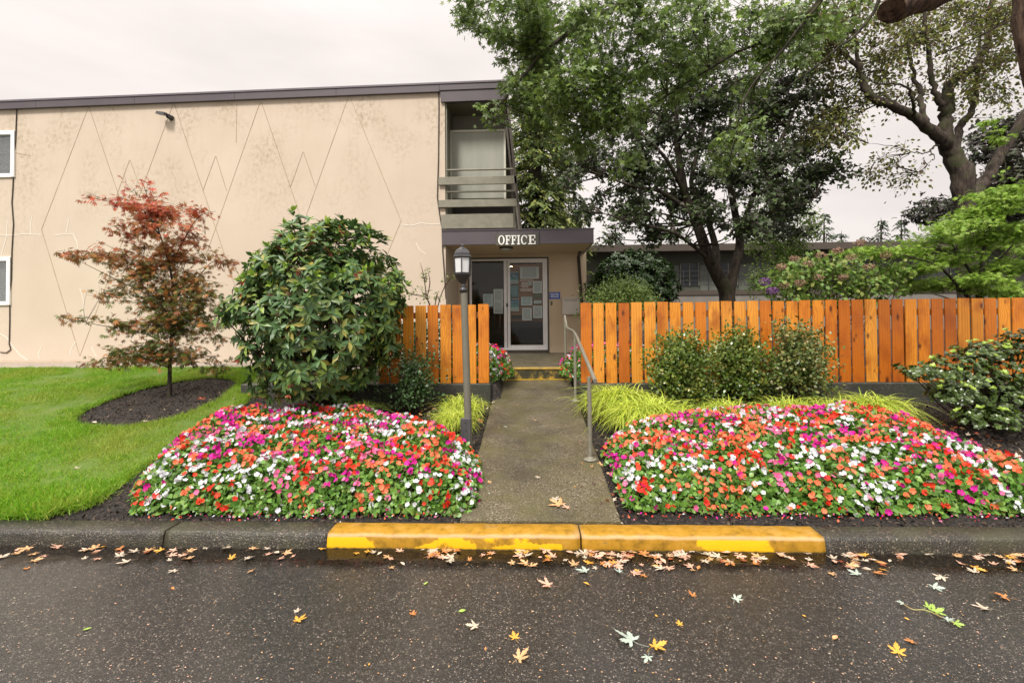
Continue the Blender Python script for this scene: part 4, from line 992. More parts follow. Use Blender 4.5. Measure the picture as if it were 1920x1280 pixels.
fr_ = [i for i in range(len(rd)) if rd[i][1] < -.2]; sel = rng.choice(fr_, 26, replace=False); idx = np.repeat(sel, 5)
dr = rng.normal(size=(len(idx), 3))*.5+rd[idx]*.5; dr[:, 2] -= 1
leafmesh('withered_leaves', rp_[idx]*1.0+rd[idx]*.03, dr, rdir(len(idx)), rng.uniform(.05, .09, len(idx)), T_ELL, M_red, ro)
sel = rng.choice(fr_, 60, replace=False); idx = np.repeat(sel, 22)
leafmesh('seed_heads', rp_[idx]+rng.normal(size=(len(idx), 3))*.02, rdir(len(idx)), rdir(len(idx)), rng.uniform(.02, .045, len(idx)), T_OV, M_bud, ro)
M_lime = leafm('new_growth_leaf', [(.22,.36,.04), (.34,.46,.07), (.16,.30,.04)], .4, .3)
top_ = [i for i in range(len(rd)) if rd[i][2] > .15 and rd[i][1] < .4]; sel = rng.choice(top_, 75, replace=False); idx = np.repeat(sel, 6)
dr = rd[idx]+rng.normal(size=(len(idx), 3))*.6; dr[:, 2] += .6
leafmesh('foliage', rp_[idx]+rd[idx]*.05, dr, rdir(len(idx), .4), rng.uniform(.06, .10, len(idx)), T_ELL, M_lime, ro)

# ================================================================== RED JAPANESE MAPLE
gb = G(318, 742); YJ = gb.y
jm = empty('japanese_maple', gb, 'young japanese maple with red top leaves in the oval mulch ring', 'tree')
random.seed(21)
tr_ = MB(); lp = []
def jl(pts, rad, n=7): global lp; lp += limb(tr_, [P(a, b, YJ+dy) for a, b, dy in pts], rad, n)
jl([(318,748,0),(318,715,0),(319,680,.02),(322,620,.0),(326,560,.03),(318,500,0),(300,440,0),(285,395,0),(270,350,0),(262,335,0)], [.034,.028,.024,.021,.018,.014,.010,.007,.004,.002], 9)
for pts in ([(320,690,0),(280,676,-.1),(230,668,-.2),(180,680,-.25)], [(320,680,0),(350,665,.15),(395,668,.2),(418,685,.2)], [(321,650,0),(270,625,-.2),(200,612,-.3),(110,594,-.3)],
            [(322,630,0),(360,600,.2),(410,590,.3),(432,570,.3)], [(322,600,0),(290,560,-.25),(230,530,-.3),(170,500,-.35),(118,474,-.35)], [(326,560,0),(370,520,.2),(400,490,.2),(425,500,.2)],
            [(324,570,0),(300,520,.3),(240,480,.35),(180,450,.3)], [(318,500,0),(350,440,-.2),(375,405,-.2),(405,396,-.2)], [(300,440,0),(260,400,.1),(210,380,.1),(166,369,.1)], [(318,500,0),(355,470,.25),(385,440,.3)], [(322,640,0),(330,660,-.5),(345,690,-.6)], [(323,600,0),(350,600,-.5),(360,620,-.7)]):
    jl(pts, [.013,.008,.005,.0015] if len(pts) == 4 else [.014,.010,.006,.004,.0015] if len(pts) == 5 else [.010,.005,.002], 5)
JB = [(266,352,20,22,45),(215,377,48,7,60),(292,392,42,15,110),(365,397,38,9,60),(255,425,42,20,90),(335,435,55,22,130),(190,480,34,14,55),(142,478,28,9,30),(245,490,65,24,150),(340,492,66,26,170),(405,490,28,16,50),
      (200,545,38,14,50),(145,597,38,5,30),(285,560,78,26,210),(372,552,55,28,150),(235,610,45,14,70),(315,618,84,24,240),(398,610,38,22,90),(250,660,55,15,130),(350,665,62,18,170),(210,680,32,8,45),(395,690,28,10,40)]
blobs = [B3(a, b, YJ+random.uniform(-.15, .15), r1, n_, ry=.5, rz=(r2*1.6+5 if b > 400 else r2*1.15+2)) for a, b, r1, r2, n_ in JB]+[B3(a, b, YJ, r1, n_, ry=.3, rz=r2) for a, b, r1, r2, n_ in ((300,470,50,40,110),(320,540,60,45,160),(300,600,70,40,150),(270,520,60,40,120),(355,580,50,45,110),(300,660,70,30,120),(285,415,22,35,60))]
zt_ = P(300, 395, YJ).z-gb.z
M_jap = leafm('bronze_maple_leaf', [(.07,.12,.02), (.12,.15,.03), (.08,.13,.024), (.45,.15,.04), (.09,.13,.022), (.55,.24,.08), (.06,.09,.02), (.30,.09,.035), (.15,.17,.035), (.08,.12,.02), (.10,.14,.03)], .55, .3, .3,
              posmix=(zt_-.95, zt_+.75, [(.60,.05,.032), (.44,.035,.03), (.64,.12,.06), (.50,.06,.04), (.30,.04,.025), (.50,.15,.06), (.20,.10,.03)]))
crown(jm, tr_, lp, blobs, T_JAP, .062, M_jap, tw=.17, lpt=4, droop=.45, bough_r=.006, nb=3, thr=0.0, freq=4.5, twr=.0022, spread=.8, flat=.5)
tr_.build('trunk', M_barkd, jm)

# ================================================================== SHRUBS
M_box = leafm('small_glossy_leaf', [(.045,.085,.015), (.08,.14,.02), (.14,.21,.03), (.06,.11,.02), (.20,.25,.04), (.09,.15,.03), (.30,.28,.06)], .28, .25, .6)
M_boxd = leafm('dark_small_leaf', [(.025,.055,.018), (.04,.085,.028), (.06,.11,.035), (.03,.06,.02)], .35, .15, .5)
YSh = 6.45
def bx(px, py, rpx, rpy, Y, label, n, mat=M_box, size=.03, up=.5, **k):
    c = P(px, py, Y); b_ = (c.x, Y, terr(c.x, Y)); s_ = Y/FPX
    return shrub(label, 'evergreen_shrub', c, (rpx*s_, min(.40, rpx*s_), rpy*s_), b_, int(n*.42), 9, size*1.55, T_ELLW, mat, kind='loose', nst=22, bottom=-.9, shell=.22, up=up, lump=.6, str_=.007, group='small leaved shrubs along the fences', **k)
bx(768, 712, 50, 46, 6.45, 'small dark shrub with bare lower stems between the rhododendron and lamp post', 850, M_boxd, .028, openg=-.25)
bx(1278, 694, 46, 56, 6.35, 'leafy green shrub before the long fence, nearest to the handrail', 1900)
bx(1384, 686, 38, 58, 6.55, 'middle one of the three leafy green shrubs before the long fence', 1700)
bx(1495, 684, 43, 58, 6.45, 'yellow speckled green shrub before the long fence, farthest from the handrail', 1600, leafm('speckled_leaf', [(.045,.085,.02), (.08,.13,.03), (.16,.20,.05), (.28,.25,.09), (.06,.10,.02)], .35, .2, .5))
c = P(800, 655, 7.7); shrub('dark foliage filling the gaps behind the short fence', 'evergreen_shrub', c, (.85, .35, .42), (c.x, 7.7, .64), 700, 7, .05, T_ELLW, M_boxd, kind='loose', nst=14, group='small leaved shrubs along the fences')
# azalea-like whorled shrub right
M_az = leafm('dark_whorled_leaf', [(.032,.056,.014), (.052,.085,.018), (.075,.115,.024), (.044,.072,.017)], .3, .1, .55)
M_azl = leafm('lime_tip_leaf', [(.32,.46,.06), (.42,.54,.10), (.24,.38,.05)], .4, .3)
cA = P(1838, 725, 5.95)
for (ax_, ay_, az_, rx_, ry_, rz_) in ((0,0,0,0,0,0),): pass
az = empty('azalea', (cA.x, 5.95, terr(cA.x, 5.95)), 'dark whorled azalea with lime green tips at the right end of the fence', 'shrub')
def azlobe(px, py, Y, rx, rz, n):
    c = np.array(P(px, py, Y)); s_ = Y/FPX; d = rng.normal(size=(n*2, 3)); d /= np.linalg.norm(d, axis=1, keepdims=True); d = d[d[:, 2] > -.7][:n]
    return c+d*np.array([rx*s_, .3, rz*s_])*rng.uniform(.6, 1.05, (len(d), 1)), d
PP = []; DD = []
for a in ((1745,700,5.9,45,14,60),(1800,690,6.0,60,30,150),(1850,660,6.1,55,20,110),(1900,690,6.0,50,50,150),(1840,730,5.8,80,35,210),(1900,760,5.7,60,38,150),(1790,740,5.8,40,22,80),(1860,785,5.5,60,20,110),(1925,640,6.1,40,26,80),(1712,690,6.0,22,6,16)):
    a_, b_ = azlobe(*a); PP.append(a_); DD.append(b_)
PP = np.concatenate(PP); DD = np.concatenate(DD); n = len(PP); lpw = 10; idx = np.repeat(np.arange(n), lpw)
ax = DD+np.array([0,-.2,.7]); ax /= np.linalg.norm(ax, axis=1, keepdims=True); ref = np.cross(ax, rng.normal(size=ax.shape)); ref /= np.linalg.norm(ref, axis=1, keepdims=True); r2 = np.cross(ax, ref)
ph = np.tile(np.arange(lpw)*2.4, n)
dr = ref[idx]*np.cos(ph)[:, None]+r2[idx]*np.sin(ph)[:, None]+ax[idx]*rng.uniform(0, .8, (len(idx), 1))
leafmesh('foliage', PP[idx]-ax[idx]*rng.uniform(0, .025, (len(idx), 1)), dr, ax[idx]+rng.normal(size=(len(idx), 3))*.1, rng.uniform(.03, .052, len(idx)), T_ELLW, M_az, az)
tp_ = np.where((DD[:, 2] > .4) & (DD[:, 1] < .4))[0]; sel = rng.choice(tp_, min(len(tp_), 60), replace=False); idx = np.repeat(sel, 9); ph = np.tile(np.arange(9)*2.4, len(sel))
dr = ref[idx]*np.cos(ph)[:, None]+r2[idx]*np.sin(ph)[:, None]+ax[idx]*rng.uniform(.3, 1.3, (len(idx), 1))
leafmesh('foliage', PP[idx]+ax[idx]*.035, dr, ax[idx], rng.uniform(.035, .055, len(idx)), T_ELLW, M_azl, az)
mb = MB()
for i in rng.choice(n, 60, replace=False):
    s0 = np.array(az.location)+np.array([random.gauss(0, .1), random.gauss(0, .06), 0]); e_ = PP[i]; mid = s0*.5+e_*.5; mid[2] -= .06
    p_, r__ = catm([s0, mid, e_], [.012, .007, .003], 4); mb.tube(p_, r__, 5, cap=False)
mb.build('stems', M_twig, az)

# ================================================================== HAKONE GRASS TUFTS
M_hak = leafm('golden_grass_blade', [(.46,.56,.05), (.60,.66,.09), (.36,.48,.04), (.66,.70,.16), (.28,.42,.03)], .5, .35)
def hak(k):
    v = []; f = []
    for i in range(9):
        t = i/8; ww = .0105*(1-t**1.8)*(.5+min(1, t*3)*.5)+.0006
        y = .72*t+.10*t*t; z = k*(1.55*t-1.85*t*t)
        v += [(-ww, y, z), (ww, y, z)]
        if i: f.append((2*i-2, 2*i-1, 2*i+1, 2*i))
    return (v, f)
def tuft(px, py, Y, n, ln, label, sprd=.1, M=M_hak):
    c = P(px, py, Y); c.z = terr(c.x, Y)+.02; n = int(n*2.4)
    a = rng.uniform(0, 2*math.pi, n); d = np.stack([np.cos(a)*1.0, np.sin(a)-.25, rng.uniform(-.05, .75, n)**1.0], 1)
    pos = np.array(c)+rng.normal(size=(n, 3))*np.array([sprd, sprd*.6, 0])+np.stack([np.zeros(n), np.zeros(n), rng.uniform(0, .12, n)], 1)
    nr = np.zeros((n, 3)); nr[:, 2] = 1
    o = empty('golden_grass_clump', c, label, 'ornamental grass', 'golden arching grass clumps')
    leafmesh('blades', pos, d, nr+rng.normal(size=(n, 3))*.12, ln*1.1*rng.uniform(.6, 1.1, n), hak(.62), M, o)
M_hakg = leafm('greener_grass_blade', [(.20,.34,.04), (.30,.42,.06), (.14,.26,.03), (.40,.46,.08)], .5, .3)
tuft(662, 768, 5.75, 520, .40, 'green gold grass clump between the rhododendron and the left flower bed', .09, M_hakg)
tuft(868, 762, 6.2, 420, .34, 'golden grass clump behind the lamp post, nearer the fence', .09)
tuft(852, 792, 5.65, 360, .30, 'golden grass clump beside the lamp post, nearer the left flower bed', .08)
tuft(1160, 745, 6.3, 800, .52, 'large golden grass clump beside the handrail, nearer the fence', .14)
tuft(1215, 785, 5.75, 900, .52, 'large golden grass clump beside the handrail, nearer the right flower bed', .15)
tuft(1365, 765, 5.85, 480, .42, 'golden grass clump below the first leafy shrubs, behind the right flower bed', .10)
tuft(1475, 768, 5.9, 520, .42, 'golden grass clump third from the right behind the right flower bed', .10)
tuft(1565, 768, 5.85, 520, .42, 'golden grass clump second from the right behind the right flower bed', .11)
tuft(1640, 765, 5.9, 620, .50, 'golden grass clump at the right end of the row behind the flower bed', .11)

# ================================================================== IMPATIENS BEDS
M_impl = leafm('impatiens_leaf', [(.055,.13,.018), (.09,.20,.03), (.13,.26,.04), (.07,.16,.025), (.18,.30,.05), (.04,.09,.015)], .38, .25, .45)
q = NM('flower_red'); FM = []
for nm_, cs in (('white', [(.66,.66,.68),(.56,.56,.60)]), ('red', [(.60,.022,.014),(.72,.05,.02)]), ('coral', [(.76,.13,.05),(.78,.20,.10)]), ('magenta', [(.50,.008,.20),(.58,.012,.30)]), ('pink', [(.70,.10,.26),(.75,.20,.38)])):
    FM.append(leafm(nm_+'_petal', cs, .55, .2, .25))
bpy.data.materials.remove(q.m)
def imp(label, polypx, hfun, nl, nf, seed, lsize=.05, fsize=.05, world=None, coarse=False):
    poly = world or [(G(a, b).x, G(a, b).y) for a, b in polypx]
    xs_ = [p[0] for p in poly]; ys_ = [p[1] for p in poly]
    cx, cy = sum(xs_)/len(xs_), sum(ys_)/len(ys_)
    o = empty('impatiens_bed', (cx, cy, terr(cx, cy)), label, 'flower bed', kind='stuff')
    def edge(x, y):
        m_ = 9
        for a, b_ in zip(poly, poly[1:]+poly[:1]):
            dx, dy = b_[0]-a[0], b_[1]-a[1]; l2 = dx*dx+dy*dy; t = max(0, min(1, ((x-a[0])*dx+(y-a[1])*dy)/l2)); m_ = min(m_, math.hypot(x-a[0]-dx*t, y-a[1]-dy*t))
        return m_
    def H(x, y):
        e_ = max(0, edge(x, y)-.045*(1+1.2*noise.noise(Vector((x*5, y*5, seed+5))))); f = 1-math.exp(-e_/.15)
        return terr(x, y)+hfun*f*(1+.30*noise.noise(Vector((x*2.2, y*2.2, seed)))+.22*noise.noise(Vector((x*6, y*6, seed))))+.03
    def samp(n, z0=.0, z1=1.0):
        out = []; nrm = []
        while len(out) < n:
            x, y = rng.uniform(min(xs_), max(xs_)), rng.uniform(min(ys_), max(ys_))
            if not inpoly(x, y, poly) or edge(x, y) < .045*(1+1.2*noise.noise(Vector((x*5, y*5, seed+5)))): continue
            if z0 > .9 and noise.noise(Vector((x*3.3, y*3.3, seed+9))) < -.42: continue
            if z0 > .9 and edge(x, y) < .22 and rng.uniform() < .25: continue
            h = H(x, y)
            gx_ = (H(x+.03, y)-h)/.03; gy_ = (H(x, y+.03)-h)/.03
            if not inpoly(x+.03, y, poly): gx_ = -2
            if not inpoly(x, y+.03, poly): gy_ = 0
            if rng.uniform() > (math.sqrt(1+gx_*gx_+gy_*gy_))/3.2: continue
            g0 = terr(x, y); out.append((x, y, g0+(h-g0)*rng.uniform(z0, z1))); nrm.append((-gx_, -gy_, 1))
        nrm = np.array(nrm); return np.array(out), nrm/np.linalg.norm(nrm, axis=1, keepdims=True)
    p, nn = samp(nl, .35, 1.0)
    d = rng.normal(size=p.shape)*.8+nn*.25; d[:, 2] -= .25
    leafmesh('foliage', p, d, nn+rng.normal(size=p.shape)*.4, lsize*rng.uniform(.7, 1.25, len(p)), T_ELLW, M_impl, o)
    p, nn = samp(nf, .97, 1.06)
    # colour drifts: each plant carries one colour, neighbours differ
    pl = rng.uniform([min(xs_), min(ys_)], [max(xs_), max(ys_)], (int(42*(max(xs_)-min(xs_))*(max(ys_)-min(ys_))), 2)); pc = rng.choice(5, len(pl), p=[.28, .21, .25, .17, .09])
    ci = pc[np.argmin((p[:, None, 0]-pl[None, :, 0]-rng.normal(size=(len(p), 1))*.03)**2+(p[:, None, 1]-pl[None, :, 1])**2, axis=1)]
    fl_ = rng.uniform(size=len(p)) < .12; ci[fl_] = rng.choice(5, fl_.sum())
    nr = nn*.8+rng.normal(size=p.shape)*.42+np.array([0, -.40, .15])
    leafmesh('blossoms', p+nn*.014, rdir(len(p)), nr, fsize*rng.uniform(.75, 1.15, len(p)), T_BLOOM, FM, o, mi=ci)
    # soft stems
    p, nn = samp(int(nf*.5), .5, .9); mb = MB()
    for a in p: mb.tube([(a[0]*.98+cx*.02, a[1], terr(a[0], a[1])-.01), (a[0], a[1]-.02, a[2])], [.005, .003], 4, cap=False)
    mb.build('stems', pm('pale_stem'+str(seed), (.20,.24,.08), (.28,.14,.08), 8, .5), o)
    return o
imp('mound of red, white and magenta impatiens left of the path beside the lawn',
    [(240,973),(885,976),(905,940),(912,900),(905,862),(880,846),(850,822),(780,806),(700,794),(600,788),(520,788),(440,792),(390,806),(345,832),(300,862),(262,900),(236,938)], .255, 21000, 2700, 3, .054, .048)
imp('mound of coral, white and magenta impatiens right of the path',
    [(1170,962),(1150,920),(1138,880),(1122,850),(1150,824),(1250,800),(1360,790),(1480,788),(1600,788),(1700,800),(1750,824),(1800,852),(1860,876),(1920,900),(1990,930),(1990,972),(1700,972),(1400,974)], .255, 24000, 3000, 5, .054, .048)
a = P(916, 700, 7.3); yA, yB = YF+.22, YS-.1
imp('tall clump of pink and white impatiens behind the short fence by the step', None, .46, 4200, 480, 7, .05, .048, world=[(XPL-1.0, yA), (xfl1+.06, yA), (P(950,700,7.6).x, 7.5), (P(966,700,7.9).x, 7.8), (P(962,700,8.3).x, 8.6), (XPL-1.0, 8.6)])
imp('tall clump of coral and white impatiens behind the long fence by the step', None, .46, 6000, 700, 8, .05, .048, world=[(P(1056,700,7.6).x, 7.5), (XPR+.12, yA), (XPR+2.4, yA), (XPR+2.4, 8.6), (P(1046,700,8.2).x, 8.6), (P(1047,700,8.0).x, 7.9)])
# fallen petals along kerb back and curled brown litter on mulch
def litter(name, label, pts_px, n, size, mats, tmpl, jx=.3, jy=.05, zoff=.012, group=None):
    pos = []
    for k in range(n):
        a, b_ = random.choice(pts_px); g = G(a, b_) if b_ < 985 else groad(a, b_)
        x, y = g.x+random.gauss(0, jx), g.y+random.gauss(0, jy); y = max(y, YK1+.02) if b_ < 985 else min(y, YK0-.02)
        pos.append((x, y, (terr(x, y) if b_ < 985 else 0)+zoff+random.uniform(0, .012)))
    pos = np.array(pos); nr = rng.normal(size=pos.shape)*.35; nr[:, 2] += 1
    return leafmesh(name, pos, rdir(n), nr, size*rng.uniform(.6, 1.2, n), tmpl, mats, None, mi=rng.integers(0, len(mats), n), kind='stuff', label=label)
random.seed(4)
litter('fallen_petals', 'fallen coloured petals on the soil along the kerb', [(a, 970) for a in list(range(300, 860, 40))+list(range(1180, 1920, 30))], 420, .022, FM, T_OV, .2, .04)
M_tan = pm('tan_leaf', (.58,.36,.18), (.45,.24,.10), 40, .45); M_pale = pm('pale_leaf', (.50,.43,.34), (.42,.33,.24), 40, .5)
M_yel = pm('yellow_leaf', (.62,.36,.05), (.55,.24,.03), 40, .45); M_org = pm('orange_leaf', (.55,.24,.07), (.38,.13,.04), 40, .45)
M_grn = pm('green_leaf', (.22,.34,.05), (.30,.42,.08), 40, .45); M_sil = pm('silver_leaf_underside', (.38,.44,.38), (.30,.36,.30), 40, .5); M_rust = pm('rust_leaf', (.30,.07,.03), (.2,.05,.02), 40, .45)
M_pink = pm('pinkish_tan_leaf', (.62,.38,.28), (.5,.27,.18), 40, .4)
litter('leaf_litter', 'brown leaf litter scattered on the dark mulch', [(500,735),(540,745),(600,750),(770,770),(820,775),(890,790),(905,770),(1700,780),(1760,800),(1820,830),(1880,850),(1130,880),(1150,930),(460,740)], 330, .045, [M_tan, M_rust, M_org, M_pale, M_barkr], T_MAPLE, .22, .2)
q = NM('bark_chips'); g = q.n('ShaderNodeNewGeometry'); q.set(col=q.ramp(g.outputs['Random Per Island'], [(0, (.008,.005,.004)), (.6, (.028,.018,.012)), (.93, (.07,.045,.028)), (1, (.22,.16,.10))]), rough=.8); M_chip = q.m
n = 26000; cx_ = rng.uniform(-6.5, 6.8, n*2); cy_ = np.where(cx_ < -2.6, rng.uniform(YK1+.02, 8.4, n*2), rng.uniform(YK1+.02, YF, n*2))
kp = [i for i in range(n*2) if not onlawn(cx_[i], cy_[i]) and not (XPL-.02 < cx_[i] < XPR+.02) and (cx_[i] > -3.9 or inpoly(cx_[i], cy_[i], RP) or not inpoly(cx_[i], cy_[i], lawnpoly))][:n]
cx_, cy_ = cx_[kp], cy_[kp]; nr = rng.normal(size=(len(kp), 3))*.5; nr[:, 2] += .8
leafmesh('bark_chips', np.stack([cx_, cy_, [terr(a, b)-.003 for a, b in zip(cx_, cy_)]], 1), rdir(len(kp)), nr, rng.uniform(.012, .035, len(kp)), ([(-.3,0,0),(.3,.1,0),(.25,1,.05),(-.2,.9,0),(0,.5,.2)], [(0,1,4),(1,2,4),(2,3,4),(3,0,4)]), M_chip, kind='stuff', label='dark bark chips covering the beds')

# ================================================================== BACKGROUND BUILDING
YB2 = 27
bb = empty('rear_apartment_building', P(1450, 560, YB2), 'low dark olive apartment building with white doors and balcony behind the trees', 'building')
xa_, xb_ = P(1090,500,YB2).x, P(2100,500,YB2).x; zr1, zr0 = P(1400,462,YB2).z, P(1400,474,YB2).z; zbl = P(1400,545,YB2).z
mb = MB(); mb.box((xa_-1, YB2-1.3, zr0), (xb_, YB2+8, zr1)); mb.build('roof', M_brown, bb)
mb = MB(); mb.box((xa_, YB2, zbl), (xb_-.3, YB2+.3, zr0)); mb.build('upper_wall', pm('rear_olive_siding', (.075,.078,.058), (.09,.093,.07), 3, .8), bb)
mb = MB(); mb.box((xa_, YB2-1.2, .5), (xb_-.3, YB2+.3, zbl-.25)); mb.build('lower_wall', pm('pale_siding', (.19,.17,.15), (.15,.14,.12), 2, .8), bb)
mb = MB(); mb.box((xa_, YB2-1.25, zbl-.249), (xb_-.3, YB2-.001, zbl)); mb.build('balcony_floor', M_brown, bb)
for i in range(9):
    x = P(1240+i*72, 520, YB2).x
    mb = MB(); mb.box((x, YB2-.05, zbl+.02), (x+.95, YB2-.002, zr0-.65)); wd = mb.build('door' if i % 2 == 0 else 'window', M_pale if False else pm('rear_white_trim%d' % i, (.13,.14,.12), (.10,.11,.09), 3, .6), bb)
    mb = MB(); mb.box((x+1.05, YB2-.05, zbl+.3), (x+2.0, YB2-.002, zr0-.55)); g_ = mb.build('window', M_pane, bb)
    mb = MB(); 
    for xx in (x+1.0, x+1.5, x+2.0): mb.box((xx, YB2-.07, zbl+.28), (xx+.05, YB2-.051, zr0-.52))
    mb.build('window_frame', M_olivel, g_)
mb = MB()
for zz in (.25, .5, .75, 1.0): mb.box((xa_, YB2-1.2, zbl+zz), (xb_-.4, YB2-1.17, zbl+zz+.03))
x = xa_
while x < xb_-.4: mb.box((x, YB2-1.24, zbl), (x+.04, YB2-1.201, zbl+1.05)); x += 1.3
mb.build('balcony_railing', M_black, bb)

# ================================================================== TREES
def mk_tree(name, base, label, cat='tree', group=None): return empty(name, base, label, cat, group)
# --- large dark maple
YM = 13.0; random.seed(31)
tm = mk_tree('maple_tree', P(1365, 640, YM), 'large dark green maple with forked trunk behind the long fence'); tb = MB(); lp = []
def L_(pts, rad, n=10, Y=YM, wob=0.0):
    global lp; lp += limb(tb, [P(a, b, Y+dy) for a, b, dy in pts], rad, n, wob)
L_([(1365,640,0),(1364,580,0),(1361,545,0),(1345,515,-.1),(1331,487,-.2),(1317,449,-.2),(1300,400,-.3),(1286,370,-.3),(1278,330,-.3),(1268,252,-.2),(1271,190,0),(1280,90,0)], [.24,.21,.19,.17,.15,.135,.12,.11,.10,.07,.05,.02])
L_([(1364,575,0),(1371,530,.1),(1381,490,.2),(1387,450,.3),(1376,388,.4),(1365,323,.5),(1367,250,.5),(1380,150,.5)], [.16,.13,.12,.105,.09,.075,.05,.02])
L_([(1345,512,-.1),(1341,460,.5),(1318,388,.9),(1296,340,1),(1320,240,1),(1330,160,1)], [.10,.09,.08,.065,.045,.02], 8)
L_([(1386,450,.3),(1400,400,-.3),(1430,330,-.7),(1470,250,-1),(1500,180,-1)], [.08,.07,.055,.04,.02], 8)
L_([(1300,400,-.3),(1240,360,-.8),(1190,350,-1.2),(1130,330,-1.5)], [.07,.05,.03,.012], 7)
L_([(1286,370,-.3),(1250,300,-1),(1200,250,-1.4),(1150,220,-1.6)], [.06,.045,.03,.012], 7)
L_([(1367,330,.5),(1420,290,.9),(1490,310,1.2),(1550,330,1.4)], [.05,.04,.028,.01], 7)
L_([(1330,487,-.2),(1270,440,-1.0),(1200,420,-1.6),(1130,400,-1.9)], [.05,.04,.025,.01], 6)
L_([(1390,440,.3),(1440,400,-.4),(1490,390,-.7),(1530,370,-.7)], [.05,.035,.02,.01], 6)
MBL = [(1100,290,48,60),(1120,350,45,60),(1090,395,30,35),(1175,310,70,160),(1175,390,50,90),(1240,260,80,200),(1250,360,70,160),(1225,425,42,70),(1320,220,90,230),(1335,315,85,210),(1310,400,58,80),(1410,230,90,230),(1430,320,85,210),(1440,395,52,100),
       (1495,270,75,190),(1540,325,42,90),(1500,370,45,90),(1300,130,80,150),(1390,130,85,160),(1480,170,80,170),(1200,200,70,120),(1550,230,35,50),(1400,420,40,60),(1150,250,55,80),(1060,340,28,30),(1480,430,35,60),(1150,440,26,26)]
M_map = leafm('dark_maple_leaf', [(.026,.036,.016), (.038,.055,.020), (.05,.080,.022), (.034,.038,.026), (.055,.046,.038), (.07,.11,.03), (.028,.05,.016)], .5, .2, .45)
crown(tm, tb, lp, [B3(a, b, YM+random.uniform(-1.6, 1.6), r_, int(n_*1.35), ry=1.1) for a, b, r_, n_ in MBL], T_MAPF, .095, M_map, tw=.45, lpt=12, droop=.55, bough_r=.035, nb=4, thr=.05, freq=1.6, twr=.007, spread=1.0)
tb.build('trunk', M_barkg, tm)
# --- big twisting tree right
YT = 12.0; random.seed(33)
tt = mk_tree('gnarled_tree', P(1815, 640, YT), 'big gnarled grey tree with twisting limbs and thin leaves at the right'); tb = MB(); lp = []
def L2(pts, rad, n=10): 
    global lp; rad = [x*.74 for x in rad]; lp += limb(tb, [P(a, b, YT+dy) for a, b, dy in pts], rad, n, .02)
L2([(1818,640,0),(1814,520,0),(1812,440,0),(1811,400,0),(1806,350,0),(1802,305,0)], [.30,.26,.25,.26,.31,.33], 14)
L2([(1806,330,0),(1788,290,0),(1776,262,0),(1774,216,0),(1781,172,0),(1790,148,.1),(1824,129,.2),(1842,104,.3),(1855,65,.4),(1858,-10,.4)], [.30,.27,.22,.18,.16,.14,.12,.10,.09,.07], 12)
L2([(1775,225,0),(1767,201,-.1),(1754,172,-.2),(1745,122,-.3),(1734,54,-.4),(1732,-20,-.4)], [.12,.11,.09,.075,.06,.05], 8)
L2([(1778,275,0),(1763,259,-.2),(1723,226,-.4),(1695,208,-.5),(1669,196,-.6),(1644,187,-.6),(1621,165,-.6),(1612,133,-.6),(1587,104,-.7),(1544,72,-.8),(1500,40,-.8)], [.22,.19,.15,.14,.13,.12,.10,.085,.065,.045,.02], 10)
L2([(1734,232,-.4),(1728,200,-.2),(1723,172,0),(1713,133,.1),(1700,80,.2),(1690,20,.2)], [.09,.085,.075,.055,.04,.02], 8)
L2([(1612,133,-.6),(1605,72,-.4),(1585,40,-.3),(1560,0,-.2)], [.07,.05,.04,.02], 7)
L2([(1722,226,-.4),(1712,200,-.9),(1700,165,-1.2),(1680,158,-1.4),(1640,156,-1.5)], [.05,.045,.035,.03,.015], 6)
L2([(1792,290,0),(1800,240,.2),(1820,212,.3),(1831,172,.3),(1835,126,.3),(1838,60,.4)], [.13,.11,.10,.08,.06,.03], 8)
L2([(1820,370,0),(1842,345,.2),(1860,315,.3),(1878,287,.4),(1920,223,.6),(1960,150,.7)], [.20,.18,.17,.16,.15,.12], 10)
L2([(1764,268,0),(1757,272,-.2),(1745,283,-.4),(1734,287,-.5),(1709,284,-.6),(1669,273,-.8),(1630,270,-.9)], [.05,.03,.025,.02,.014,.01,.004], 5)
L2([(1709,284,-.6),(1680,305,-.8),(1650,325,-.9),(1620,345,-1)], [.012,.010,.007,.003], 4)
L2([(1745,283,-.4),(1752,295,-.5),(1735,310,-.5),(1710,340,-.6)], [.015,.012,.008,.003], 4)
L2([(1757,105,-.3),(1810,80,-.8),(1860,55,-1.2),(1920,30,-1.5)], [.02,.02,.02,.02], 5)
TBL = [(1490,50,60,90),(1560,90,70,110),(1540,170,60,80),(1570,240,55,50),(1620,60,80,120),(1690,80,70,100),(1640,140,60,70),(1770,40,80,120),(1860,60,75,120),(1880,150,60,90),(1800,120,60,60),(1830,190,45,40),(1700,170,50,40),(1600,200,40,35),
       (1660,300,35,16),(1640,320,30,14),(1700,330,40,16),(1880,30,60,90),(1720,20,70,90),(1590,20,70,90),(1520,250,45,50)]
M_thin = leafm('olive_thin_leaf', [(.06,.075,.018), (.11,.13,.03), (.16,.18,.035), (.07,.06,.03), (.12,.08,.05), (.21,.22,.05), (.06,.09,.02)], .5, .35, .4)
crown(tt, tb, lp, [B3(a, b, YT+random.uniform(-1, 1.2), r_, int(n_*1.15), ry=.9) for a, b, r_, n_ in TBL], T_ELLW, .085, M_thin, tw=.5, lpt=12, droop=.5, bough_r=.02, nb=4, thr=-.2, freq=1.5, twr=.006, spread=1.3)
tb.build('trunk', M_barkg, tt)
